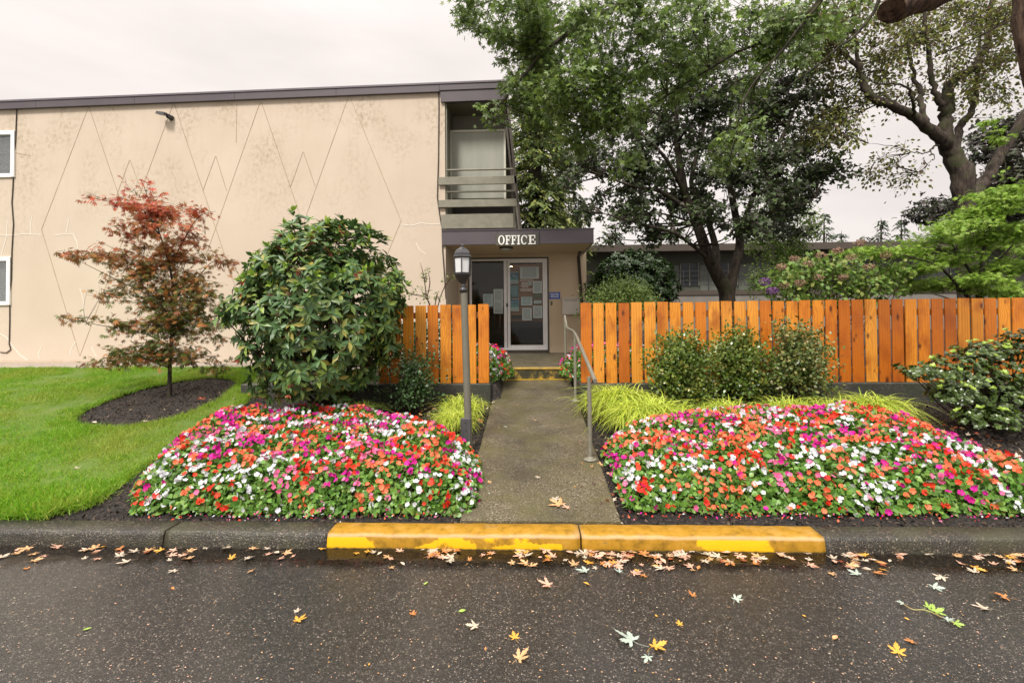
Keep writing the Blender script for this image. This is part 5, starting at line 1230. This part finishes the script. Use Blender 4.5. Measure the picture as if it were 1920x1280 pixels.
# dense purple-leaved tree behind its right side
random.seed(35)
tp_ = mk_tree('purple_leaved_tree', P(1900, 600, 15), 'dense dark purple green tree behind the gnarled one at the right edge'); tb = MB(); lp = []
lp += limb(tb, [P(1900,640,15), P(1898,520,15), P(1890,420,15.2), P(1885,330,15.2)], [.16,.14,.11,.05], 8)
M_pur = leafm('purple_leaf', [(.030,.028,.024), (.05,.04,.035), (.035,.05,.02), (.07,.055,.05), (.05,.075,.025)], .45, .15, .5)
crown(tp_, tb, lp, [B3(a, b, 15+random.uniform(-.8, .8), r_, n_, ry=.9) for a, b, r_, n_ in ((1890,250,45,110),(1850,270,40,80),(1900,320,55,170),(1865,360,45,110),(1900,400,50,130),(1800,400,35,60),(1760,385,30,40),(1740,395,22,25),(1850,420,50,90))], T_MAPF, .12, M_pur, tw=.4, lpt=11, droop=.5, bough_r=.03, nb=4, thr=-.2, spread=1.0)
tb.build('trunk', M_barkd, tp_)
# --- overhanging silver maple, trunk outside the right edge
random.seed(37); YN = 7.6
tn = mk_tree('overhanging_maple', P(1990, 900, 4.9), 'near maple whose leafy boughs hang over the picture top, trunk at the right edge'); tb = MB(); tk = MB(); lp = []
q0 = P(2040, 700, 5.0); q0.z = .2
limb(tk, [q0, P(2030,420,5.0), P(1985,230,5.0), P(1938,90,5.0), P(1936,-60,5.0), P(1945,-300,5.0)], [.22,.18,.145,.13,.15,.16], 14, .01)
st0 = P(1935,-70,5.0)
stub = limb(tk, [st0, P(1830,-60,5.0), P(1760,-18,5.0), P(1700,4,4.9), P(1672,20,4.85)], [.17,.17,.16,.14,.12], 14, .008)
def L3(pts, rad, n=7):
    global lp; lp += limb(tb, [P(a, b, YN+dy) for a, b, dy in pts], rad, n, .01)
L3([(1935,-300,-2.4),(1700,-180,-1),(1480,-90,0),(1280,-30,.3),(1120,30,.4),(1020,100,.3),(960,170,.2),(915,222,.1)], [.14,.11,.08,.055,.04,.028,.018,.005])
L3([(1480,-90,0),(1300,-60,.8),(1120,-50,.9),(980,-20,.7),(900,10,.5),(860,40,.4)], [.05,.045,.035,.025,.015,.005])
L3([(1640,-150,-1),(1540,0,-.6),(1450,70,-.3),(1380,100,0),(1250,180,.2),(1150,240,.2)], [.04,.035,.025,.02,.015,.006])
L3([(1540,0,-.6),(1470,90,-.6),(1400,180,-.5),(1370,290,-.5)], [.025,.018,.012,.005])
L3([(1700,-180,-1),(1640,20,-.6),(1560,100,-.6),(1480,160,-.6)], [.03,.022,.014,.005])
NBL = [(880,15,34,70),(925,30,48,120),(985,30,55,150),(945,85,32,55),(1000,105,60,170),(972,165,34,70),(935,208,15,16),(912,224,8,8),(1050,55,75,240),(1060,165,80,260),(1015,215,45,90),(1095,235,62,150),(1130,130,85,280),(1170,215,55,120),(1215,80,85,240),(1300,50,85,210),(1140,20,80,200),(1250,150,55,110),
       (1380,45,75,150),(1455,45,65,110),(1530,40,55,80),(1430,120,45,60),(1385,250,30,40),(1360,300,36,60),(1400,200,30,30),(1500,95,40,45),(1330,120,50,70),(1010,250,22,25),(1170,300,30,30),(1600,30,50,40)]
M_silv = leafm('silver_maple_leaf', [(.055,.085,.022), (.085,.13,.028), (.12,.18,.035), (.065,.11,.028), (.17,.24,.04), (.045,.07,.02), (.10,.15,.04), (.20,.25,.14)], .5, .3, .4)
crown(tn, tb, lp, [B3(a, b, YN+random.uniform(-.5, .8), r_, int(n_*.78), ry=.7) for a, b, r_, n_ in NBL], palm([(-100,.55),(-48,.9),(0,1.05),(48,.9),(100,.55)], .24, .17, .1), .074, M_silv, tw=.3, lpt=11, droop=.7, bough_r=.014, nb=4, thr=0.0, freq=2.6, twr=.004, spread=1.0)
tb.build('boughs', M_barkd, tn); tk.build('trunk', M_barkr, tn)
# --- birch
random.seed(39); YI = 17
ti = mk_tree('birch_tree', P(1450, 620, YI), 'slender birch with pale trunk and hanging light green leaves'); tb = MB(); lp = []
lp += limb(tb, [P(1450,640,YI), P(1449,520,YI), P(1447,430,YI), P(1445,350,YI), P(1442,250,YI)], [.12,.10,.09,.07,.03], 9)
M_bir = leafm('birch_leaf', [(.09,.15,.025), (.14,.22,.04), (.07,.12,.02), (.19,.26,.06)], .5, .35)
crown(ti, tb, lp, [B3(a, b, YI+random.uniform(-.7, .7), r_, n_, ry=.8, rz=rz_) for a, b, r_, rz_, n_ in ((1440,350,35,40,70),(1480,380,40,50,110),(1425,450,28,40,80),(1485,455,42,45,130),(1515,420,26,40,60),(1455,500,34,36,90),(1425,520,22,30,50),(1500,500,35,30,80),(1460,420,40,50,100))], T_OV, .085, M_bir, tw=.5, lpt=16, droop=1.4, bough_r=.02, nb=4, thr=-.1, spread=1.2, flat=1.6)
tb.build('trunk', M_barkb, ti)
# --- conifers
M_fir = leafm('fir_needle_spray', [(.035,.06,.018), (.055,.085,.02), (.10,.13,.025), (.16,.17,.035), (.045,.07,.025)], .6, .15)
M_fird = leafm('far_fir_spray', [(.03,.045,.025), (.045,.065,.03), (.03,.05,.03)], .6, .1)
T_SPR = ([(0,0,0), (-.16,.3,0), (-.05,.55,-.04), (-.12,.75,-.06), (0,1,-.12), (.12,.75,-.06), (.05,.55,-.04), (.16,.3,0)], [(0,7,6,2,1), (2,6,5,4,3)])
def conifer(px, top, bot, Y, rmax, nlev, label, mat, nm='fir_tree', size=.3, per=9, dens=26, group=None, lean=0):
    b_ = P(px, bot, Y); b_.z = .5; t_ = P(px+lean, top, Y); o = mk_tree(nm, b_, label, group=group); mb = MB()
    limb(mb, [b_, b_.lerp(t_, .5), t_], [.022*(t_.z-b_.z)+.03, .015*(t_.z-b_.z)+.02, .01], 8)
    pos = []; dr = []
    for i in range(nlev):
        f = (i+random.uniform(-.3, .3))/nlev; f = min(max(f, .0), .995); z0 = b_.z+(t_.z-b_.z)*(.12+.88*f); r_ = rmax*(1-f)**.75*random.uniform(.7, 1.1)+.1
        for k in range(per):
            a = random.uniform(0, 2*math.pi); c_ = b_.lerp(t_, (z0-b_.z)/(t_.z-b_.z)); e_ = c_+Vector((math.cos(a)*r_, math.sin(a)*r_, -r_*.28+random.uniform(-.1, .2)))
            m_ = (c_+e_)/2+Vector((0, 0, r_*.08)); mb.tube([c_, m_, e_], [.02, .012, .004], 3, cap=False)
            n_ = max(3, int(dens*r_/rmax))
            for j in range(n_):
                t = random.uniform(.15, 1.05); q_ = c_.lerp(m_, t*2) if t < .5 else m_.lerp(e_, t*2-1)
                pos.append(tuple(q_+Vector((random.gauss(0, .08), random.gauss(0, .08), random.gauss(0, .04))))); s_ = random.choice((-1, 1))
                dr.append((math.cos(a)+s_*math.sin(a)*.9, math.sin(a)-s_*math.cos(a)*.9, -random.uniform(.3, 1.2)))
    nr = rng.normal(size=(len(pos), 3))*.4; nr[:, 2] += .8
    leafmesh('foliage', pos, np.array(dr), nr, size*rng.uniform(.5, 1.2, len(pos)), T_SPR, mat, o); mb.build('trunk', M_barkd, o)
random.seed(41)
conifer(1003, -60, 520, 17, 1.75, 60, 'tall fir with drooping yellow green branches right beside the balcony', M_fir, size=.32, per=8, dens=34)
conifer(1048, 120, 520, 21, 1.5, 46, 'shorter fir between the tall fir and the dark maple', M_fir, size=.32, per=7, dens=26)
for (a, t_, b_, Y_, r_, l_) in ((1545,398,560,46,2.4,'far fir just right of the birch'),(1578,432,560,50,1.9,'smallest far fir beside the one next to the birch'),(1652,408,560,48,1.7,'far pointed fir above the roof, left of two twins'),(1690,405,560,52,2.1,'far pointed fir above the roof, right of two twins'),(1762,412,560,50,2.5,'far fir partly behind the gnarled trunk'),(1620,440,560,55,2.4,'far low fir between the small fir and the twins'),(1258,395,560,44,2.2,'far fir glimpsed under the dark maple crown'),(1155,430,560,40,2.0,'far fir glimpsed just right of the canopy')):
    conifer(a, t_, b_, Y_, r_, 26, l_, M_fird, size=.55, per=7, dens=10, group='far fir trees')
# --- yellowish bush tree above canopy
random.seed(43)
ty = mk_tree('yellowing_tree', P(1075, 560, 22), 'thin yellowing tree just above the office canopy'); tb = MB(); lp = []
lp += limb(tb, [P(1072,600,22), P(1070,470,22), P(1075,400,22)], [.1,.07,.03], 7)
M_ylt = leafm('yellowing_leaf', [(.20,.22,.06), (.30,.30,.10), (.14,.18,.04), (.36,.32,.14)], .5, .3)
crown(ty, tb, lp, [B3(a, b, 22, r_, n_, ry=.8) for a, b, r_, n_ in ((1060,415,22,50),(1085,425,20,40),(1045,440,18,30),(1100,455,18,20),(1070,460,25,40))], T_OV, .12, M_ylt, tw=.4, lpt=10, droop=.4, bough_r=.02, nb=3, thr=-.3, spread=1.1)
tb.build('trunk', M_barkd, ty)
# --- bright green japanese maple behind the fence
random.seed(45); YG = 8.9
tg = mk_tree('green_japanese_maple', (P(1830,600,YG).x, YG, .65), 'bright lime green japanese maple spreading behind the right end of the fence'); tb = MB(); lp = []
def L4(pts, rad, n=7):
    global lp; lp += limb(tb, [P(a, b, YG+dy) for a, b, dy in pts], rad, n)
L4([(1832,660,0),(1834,590,0),(1838,540,0),(1842,500,0),(1850,440,0),(1870,390,0)], [.06,.05,.045,.035,.022,.01])
L4([(1834,580,0),(1800,540,-.3),(1760,500,-.5),(1700,480,-.6),(1640,470,-.6)], [.035,.028,.02,.012,.004])
L4([(1838,540,0),(1800,480,.4),(1770,440,.5),(1740,420,.6)], [.028,.02,.012,.004])
L4([(1840,530,0),(1880,480,.2),(1920,440,.3),(1960,420,.4)], [.03,.02,.012,.004])
L4([(1834,590,0),(1780,560,-.6),(1720,545,-.8)], [.02,.012,.004])
L4([(1870,390,0),(1885,330,.1),(1880,270,.1),(1868,235,.1),(1850,228,.1)], [.008,.006,.004,.003,.001], 5)
GBL = [(1690,470,45,14,90),(1640,472,32,10,40),(1750,440,48,16,100),(1800,420,45,16,100),(1850,395,45,16,110),(1890,370,40,18,100),(1905,430,45,18,110),(1850,450,60,18,140),(1780,485,60,16,130),(1710,505,50,13,100),(1880,500,60,18,150),(1820,525,60,15,140),(1750,535,55,13,120),(1900,545,55,16,130),(1690,535,38,12,60),(1860,360,26,12,50),(1600,470,22,8,18),(1925,480,30,25,60)]
M_lim = leafm('lime_maple_leaf', [(.17,.30,.03), (.24,.40,.045), (.30,.46,.06), (.13,.24,.025), (.36,.48,.10), (.20,.33,.04)], .5, .35, .35)
crown(tg, tb, lp, [B3(a, b, YG+random.uniform(-.4, .4), r_, n_, ry=.7, rz=rz_) for a, b, r_, rz_, n_ in GBL]+[B3(1884,320,YG+.1,7,10,ry=.08,rz=22),B3(1872,255,YG+.1,6,12,ry=.08,rz=18),B3(1855,230,YG+.1,10,9,ry=.08,rz=5)], T_JAP, .062, M_lim, tw=.2, lpt=7, droop=.35, bough_r=.008, nb=3, thr=-.3, freq=2.5, twr=.0025, spread=.9, flat=.35)
tb.build('trunk', M_barkd, tg)
# --- hydrangea
M_hyd = leafm('hydrangea_leaf', [(.08,.15,.025), (.12,.21,.035), (.17,.26,.05), (.06,.11,.02), (.22,.24,.06)], .5, .3)
hy = empty('hydrangea', (P(1540,560,8.5).x, 8.5, .65), 'broad leaved hydrangea with faded brownish flower heads behind the fence', 'shrub')
pos = []; 
for a, b, r_, n_ in ((1450,535,30,170),(1490,515,36,260),(1545,505,42,320),(1600,515,42,320),(1530,545,55,420),(1600,550,50,380),(1650,535,42,260),(1665,505,25,120),(1480,555,40,260)):
    c = np.array(P(a, b, 8.5)); pos.append(c+inell(n_)*np.array([r_, 50, r_*.8])*8.5/FPX)
pos = np.concatenate(pos); d = rdir(len(pos), .1); nr = rng.normal(size=d.shape)*.5; nr[:, 2] += .7; nr[:, 1] -= .4
leafmesh('foliage', pos, d, nr, rng.uniform(.06, .11, len(pos)), T_ELLW, M_hyd, hy)
mb = MB()
for i in rng.choice(len(pos), 50, replace=False): mb.tube([(hy.location.x+random.gauss(0, .4), 8.5, .6), tuple(pos[i])], [.010, .005], 5, cap=False)
mb.build('stems', M_twig, hy)
M_hf = leafm('faded_flower', [(.30,.17,.12), (.40,.25,.17), (.22,.12,.09), (.36,.28,.16)], .7, .2); M_hp = leafm('purple_flower', [(.16,.05,.22), (.24,.09,.28), (.10,.04,.14)], .6, .2)
for a, b in ((1465,500),(1490,485),(1515,495),(1540,478),(1570,470),(1596,482),(1612,455),(1535,520),(1500,530),(1580,520),(1630,500),(1470,535),(1660,478)):
    c = np.array(P(a, b, 8.15)); n_ = 130; d = rdir(n_); leafmesh('flower_head', c+d*np.array([.09, .09, .055])*rng.uniform(.7, 1, (n_, 1)), rdir(n_), d+np.array([0,0,.3]), rng.uniform(.016, .028, n_), T_BLOOM, M_hf, hy)
for a, b in ((1433,528),(1448,545)):
    c = np.array(P(a, b, 8.1)); n_ = 150; d = rdir(n_); leafmesh('flower_head', c+d*np.array([.10, .09, .06]), rdir(n_), d, rng.uniform(.018, .03, n_), T_BLOOM, M_hp, hy, label='purple flower head')
# --- shrubs behind the fence left part
c = P(1187, 545, 10.3)
M_rho2 = leafm('dark_laurel_leaf', [(.022,.05,.015), (.035,.07,.02), (.05,.09,.025), (.03,.055,.018)], .22, .1, .7)
shrub('dense dark glossy rhododendron behind the fence beside the office corner', 'rhododendron', c, (.96, .8, .85), (c.x, 10.3, .65), 1500, 8, .10, T_ELL, M_rho2, nst=14, up=.6, droopy=.25, lump=.12)
c = P(1165, 570, 8.6); shrub('feathery yellow green bush behind the fence near the office corner', 'feathery_bush', c, (.55, .4, .40), (c.x, 8.6, .65), 900, 7, .05, T_ELL, leafm('feathery_leaf', [(.10,.16,.03), (.16,.22,.05), (.07,.12,.025)], .5, .3), kind='loose', nst=16, lump=.4)
c = P(1340, 590, 8.8)
# sprigs behind the short fence
sp = empty('sapling', (P(812,640,7.5).x, 7.5, .64), 'spindly sapling rising behind the short fence', 'plant'); tb = MB(); lp = []
for pts in ([(815,640),(812,590),(800,555),(795,520),(788,492)], [(812,600),(800,560),(775,552),(758,545)], [(814,620),(822,570),(835,535),(852,515)], [(812,590),(818,560),(822,545)], [(800,560),(806,530),(802,508)]):
    lp += limb(tb, [P(a, b, 7.5) for a, b in pts], [.008]*(len(pts)-1)+[.002], 5)
crown(sp, tb, lp, [B3(a, b, 7.5, r_, n_, ry=.12) for a, b, r_, n_ in ((795,520,16,10),(770,548,16,9),(800,560,18,10),(845,520,14,9),(822,555,12,8),(802,505,9,5),(790,545,14,8))], T_ELLW, .04, leafm('sapling_leaf', [(.14,.2,.05), (.2,.26,.07), (.26,.28,.12)], .5, .3), tw=.12, lpt=3, droop=.2, bough_r=.003, nb=2, thr=-1, twr=.002, spread=.6)
tb.build('stems', M_twig, sp)

# ================================================================== FALLEN LEAVES (each one an object)
def lmesh(name, kind_, mat, seed):
    r = random.Random(seed)
    if kind_ == 'maple':
        lob = [(-105+r.uniform(-8, 8), .5), (-50+r.uniform(-6, 6), .82+r.uniform(-.1, .1)), (0, 1.05), (50+r.uniform(-6, 6), .82+r.uniform(-.1, .1)), (105+r.uniform(-8, 8), .5)]
        v = [(0,0,0)]; f = []; out = []
        for i, (a, l) in enumerate(lob):
            A = R(a); dx, dy = math.sin(A), math.cos(A); nx, ny = dy, -dx; w_ = .15*l
            for (t, ww) in ((.42,-.75),(.58,-1.25),(.66,-.55),(.80,-.85),(.84,-.3),(1,0),(.84,.3),(.80,.85),(.66,.55),(.58,1.25),(.42,.75)): out.append((dx*l*t+nx*w_*ww, dy*l*t+ny*w_*ww))
            if i < 4: a2 = R((a+lob[i+1][0])/2); out.append((math.sin(a2)*.24, math.cos(a2)*.24))
        k = r.uniform(.08, .75)*r.choice((1, 1, .5)); tw = r.uniform(-.6, .6); fr = r.uniform(.5, 3)
        Z = lambda x, y: k*(x*x*.9+.5*y*y)+tw*x*y+.03*math.sin(fr*3*x+y*5)
        v += [(x, y, Z(x, y)) for x, y in out]; n_ = len(out); f = [(0, i, i+1) for i in range(1, n_)]
        st_ = [(0,0,0), (r.uniform(-.05, .05), -.3, .03), (r.uniform(-.2, .2), -.75, .01)]
    else:
        v = [(0,0,0)]; k = r.uniform(.1, .5); ring_ = [(-.12,.1),(-.24,.3),(-.27,.5),(-.18,.75),(0,1),(.18,.75),(.27,.5),(.24,.3),(.12,.1)]
        v += [(x, y, k*x*x*3+.15*k*y*y) for x, y in ring_]; v.append((0,.5,-.02)); f = [(i, i+1, 10) for i in range(1, 9)]+[(0,1,10), (9,0,10)]
        st_ = [(0,0,0), (.02,-.2,.01), (.06,-.35,.01)]
    b0 = len(v); v = [list(p) for p in v]
    for (x, y, z) in st_: v += [[x-.012, y, z+.004], [x+.012, y, z+.004]]
    f += [(b0, b0+1, b0+3, b0+2), (b0+2, b0+3, b0+5, b0+4)]
    mn = min(p[2] for p in v)
    me = bpy.data.meshes.new(name); me.from_pydata([(p[0], p[1], p[2]-mn+.006) for p in v], [], f); me.materials.append(mat); me.update(); return me
LM = {}
for cn, mt in (('tan', M_tan), ('pale', M_pale), ('yellow', M_yel), ('orange', M_org), ('green', M_grn), ('silver', M_sil), ('rust', M_rust), ('pink', M_pink)):
    for kd in ('maple', 'oval'):
        for sdd in range(9): LM[(cn, kd, sdd)] = lmesh('fallen_leaf', kd, mt, hash((cn == 'tan', kd == 'oval', sdd)) % 997+len(cn)*7+sdd)
def fallen(px, py, spx, col_, kd, label, ang=None, z=None, flip=False):
    if z is None and py > 1000: g = groad(px, py); z = .004
    else:
        g = G(px, py); 
        z = zpath(g.y)+.013 if XPL < g.x < XPR and g.y < YS else terr(g.x, g.y)+.03
    o = bpy.data.objects.new('fallen_leaf', LM[(col_, kd, random.randrange(9))]); COL.objects.link(o)
    s_ = spx/FPX*g.y*.62
    o.location = (g.x, g.y, z); o.scale = (s_, s_, s_*(1 if not flip else .6)); o.rotation_euler = (random.uniform(-.16, .16), random.uniform(-.16, .16), ang if ang is not None else random.uniform(0, 6.28))
    return tag(o, label, 'leaf', 'fallen leaves')
random.seed(51)
for a in ((1185,1205,62,'silver','maple','large silvery green maple leaf on the asphalt, the biggest in the foreground',.9),
          (1228,1216,44,'yellow','maple','curled yellow maple leaf touching the big silvery one',-1.2), (1215,1232,32,'silver','maple','small silvery leaf tucked under the curled yellow one',2.6),
          (972,1236,44,'tan','maple','flat tan maple leaf on bare asphalt nearest the bottom of the picture',-.8), (966,1197,30,'yellow','maple','yellow maple leaf just above the flat tan one',.3),
          (558,1165,34,'yellow','maple','yellow maple leaf alone on the left half of the asphalt',-.3), (556,1148,18,'pale','maple','small pale leaf above the lone yellow one',.1), (50,1068,30,'orange','oval','big rust orange leaf near the left kerb',.8),
          (155,1182,22,'green','oval','pale green narrow leaf on the grey asphalt at lower left',-.9), (325,1106,18,'orange','oval','small orange leaf in the middle of the left asphalt',.9), (795,1097,16,'green','oval','small bright green leaf left of the centre asphalt',-.7),
          (860,1147,22,'green','oval','dark green oval leaf beside the yellow maple leaves',-1.2), (893,1177,34,'pale','maple','narrow pale leaf with long stalk near the centre',1.6), (774,1154,22,'orange','maple','small orange maple leaf left of the centre',.1),
          (1030,1098,38,'pink','maple','pinkish leaf with a long stalk below the yellow kerb',1.3), (1105,1097,20,'yellow','oval','yellow oval leaf below the kerb crack',1.2), (1100,1071,36,'silver','maple','silvery leaf just below the kerb crack',1.2),
          (1188,1078,32,'pink','maple','pink tan leaf below the right yellow kerb block',-1.3), (1163,1073,20,'silver','maple','small silvery leaf touching the pink tan one',1.0), (1300,1118,22,'orange','maple','small orange maple leaf right of the centre asphalt',.4),
          (1380,1125,30,'silver','maple','small silvery star shaped leaf right of the centre asphalt',-.9), (1562,1199,24,'tan','oval','tan oval leaf on bare asphalt at the right',-1.0), (1684,1225,42,'yellow','maple','yellow and pink maple leaf at the lower right',-.5),
          (1712,1204,26,'orange','maple','flat orange leaf above the yellow and pink one',1.5), (1608,1078,28,'silver','maple','silvery leaf in the gutter below the right kerb',.5), (1750,1102,30,'silver','maple','silvery and orange leaf at the far right asphalt',-1.8),
          (1885,1122,36,'orange','maple','twisted orange leaf near the right edge',1.1), (1850,1142,34,'pale','maple','pale narrow leaf near the right edge',1.0), (1232,1157,12,'yellow','oval','tiny yellow leaf above the big silvery leaf',.2),
          (910,1220,12,'orange','oval','tiny orange leaf near the bottom centre',.0), (691,1248,10,'yellow','oval','tiny yellow leaf at the lower left of centre',.0), (1275,1172,20,'yellow','maple','yellow leaf at the right of the tiny yellow one',.0),
          (1511,1157,12,'yellow','oval','tiny bright yellow leaf on the right asphalt',.5), (1705,1163,13,'yellow','oval','tiny yellow leaf left of the green sprig',.6),
          (1050,958,46,'tan','maple','large curled tan maple leaf at the foot of the path',.7), (1040,948,24,'pale','maple','pale leaf overlapping the large tan one on the path',-.6), (1066,962,22,'pink','maple','pinkish leaf right of the large tan one on the path',1.9),
          (1010,905,16,'pale','maple','small pale curled leaf in the middle of the path',.4), (918,912,14,'tan','maple','small tan leaf on the left side of the path',.4), (918,936,12,'silver','oval','tiny silvery leaf on the left side of the path',.4), (888,945,22,'silver','maple','silvery leaf at the lower left edge of the path',1.3),
          (951,806,12,'silver','oval','tiny pale green leaf halfway up the path',1.2), (1006,794,9,'tan','oval','tiny tan leaf halfway up the path',1.2), (1086,836,10,'orange','oval','tiny orange leaf by the nearest handrail post',.2), (970,765,10,'tan','maple','tiny tan leaf near the path joint',.4), (925,760,12,'pale','maple','pale leaf by the left fence end on the path',.4),
          (1080,919,12,'yellow','oval','tiny yellow leaf on the right side of the path',1.4), (215,863,14,'pale','maple','pale leaf lying in the lawn',.4), (145,885,18,'pale','maple','pale narrow leaf in the lawn near the kerb',1.0),
          (24,939,20,'rust','oval','brown leaf in the lawn at the left edge',1.0), (158,790,14,'orange','oval','orange leaf inside the left tip of the mulch ring',1.0), (180,798,20,'pale','oval','pale long leaf inside the left tip of the mulch ring',1.2), (272,795,16,'pale','maple','pale leaf at the near rim of the mulch ring',.9), (378,754,24,'rust','maple','rusty red leaf on the mulch right of the young maple',.9), (8,766,12,'yellow','oval','small yellow leaf in the lawn at the left edge',.9)):
    fallen(*a)
# green sprig with stalk
g0 = groad(1745, 1150)
gs = empty('leafy_twig', g0, 'broken twig with green leaves lying on the right asphalt', 'twig')
mb = MB(); Q = [groad(a, b)+Vector((0, 0, .012)) for a, b in ((1690,1133),(1712,1146),(1735,1147),(1765,1160),(1790,1172))]; mb.tube(catm(Q, [.003]*5, 4)[0], .003, 5); mb.build('stalk', pm('twig_green', (.35,.36,.12), (.3,.2,.08), 9, .5), gs)
for a, b, s_, cn, an in ((1740,1142,26,'green',-1.3),(1752,1150,34,'green',-1.4),(1775,1166,24,'silver',-1.6),(1790,1172,24,'green',-2.2),(1694,1135,18,'silver',1.2)):
    p_ = groad(a, b); o = bpy.data.objects.new('leaf', LM[(cn, 'maple', 1)]); COL.objects.link(o); o.parent = gs; s_ = s_/FPX*p_.y*.6; o.location = p_-g0+Vector((0,0,.01)); o.scale = (s_, s_, s_); o.rotation_euler = (.1, .1, an)
# gutter drift
def dens(px):
    v = .25
    for c_, w_, a_ in ((200,120,.35),(380,90,.35),(770,45,.8),(840,30,.8),(1000,60,1.0),(1120,60,1.2),(1200,60,2.2),(1270,40,1.3),(1340,50,.5),(1480,30,.9),(1620,50,2.0),(1830,40,1.3),(1890,30,1.6),(520,30,.5)): v += a_*math.exp(-((px-c_)/w_)**2)
    return v
cnt = 0
names = {'tan': 'tan maple leaf', 'pale': 'pale bleached maple leaf', 'pink': 'pinkish wet maple leaf', 'yellow': 'yellow maple leaf', 'orange': 'orange maple leaf', 'rust': 'dark rust maple leaf'}
while cnt < 238:
    px = random.uniform(-20, 1940)
    if random.random() > dens(px)/2.4: continue
    dy = abs(random.gauss(0, 1))*17+3; py = 1022+px*.0068+dy
    cn = random.choices(['tan','pale','pink','yellow','orange','rust'], [.24,.26,.30,.08,.08,.04])[0]
    side = 'left grey kerb' if px < 618 else 'yellow kerb' if px < 1541 else 'right grey kerb'
    fallen(px, py, random.uniform(13, 31), cn, 'maple' if random.random() < .85 else 'oval', names[cn]+' lying in the wet gutter below the '+side); cnt += 1
# specks of leaf debris on the asphalt
sp_ = []
for k in range(900):
    px = random.uniform(-50, 1970); py = 1050+230*random.random(); g = groad(px, py); sp_.append((g.x, g.y, .004))
nr = rng.normal(size=(900, 3))*.1; nr[:, 2] = 1
leafmesh('debris', np.array(sp_), rdir(900)*np.array([1,1,.05]), nr, rng.uniform(.004, .013, 900), T_OV, [M_tan, M_pale, M_pink], None, mi=rng.integers(0, 3, 900), kind='stuff', label='tiny leaf crumbs scattered on the asphalt')
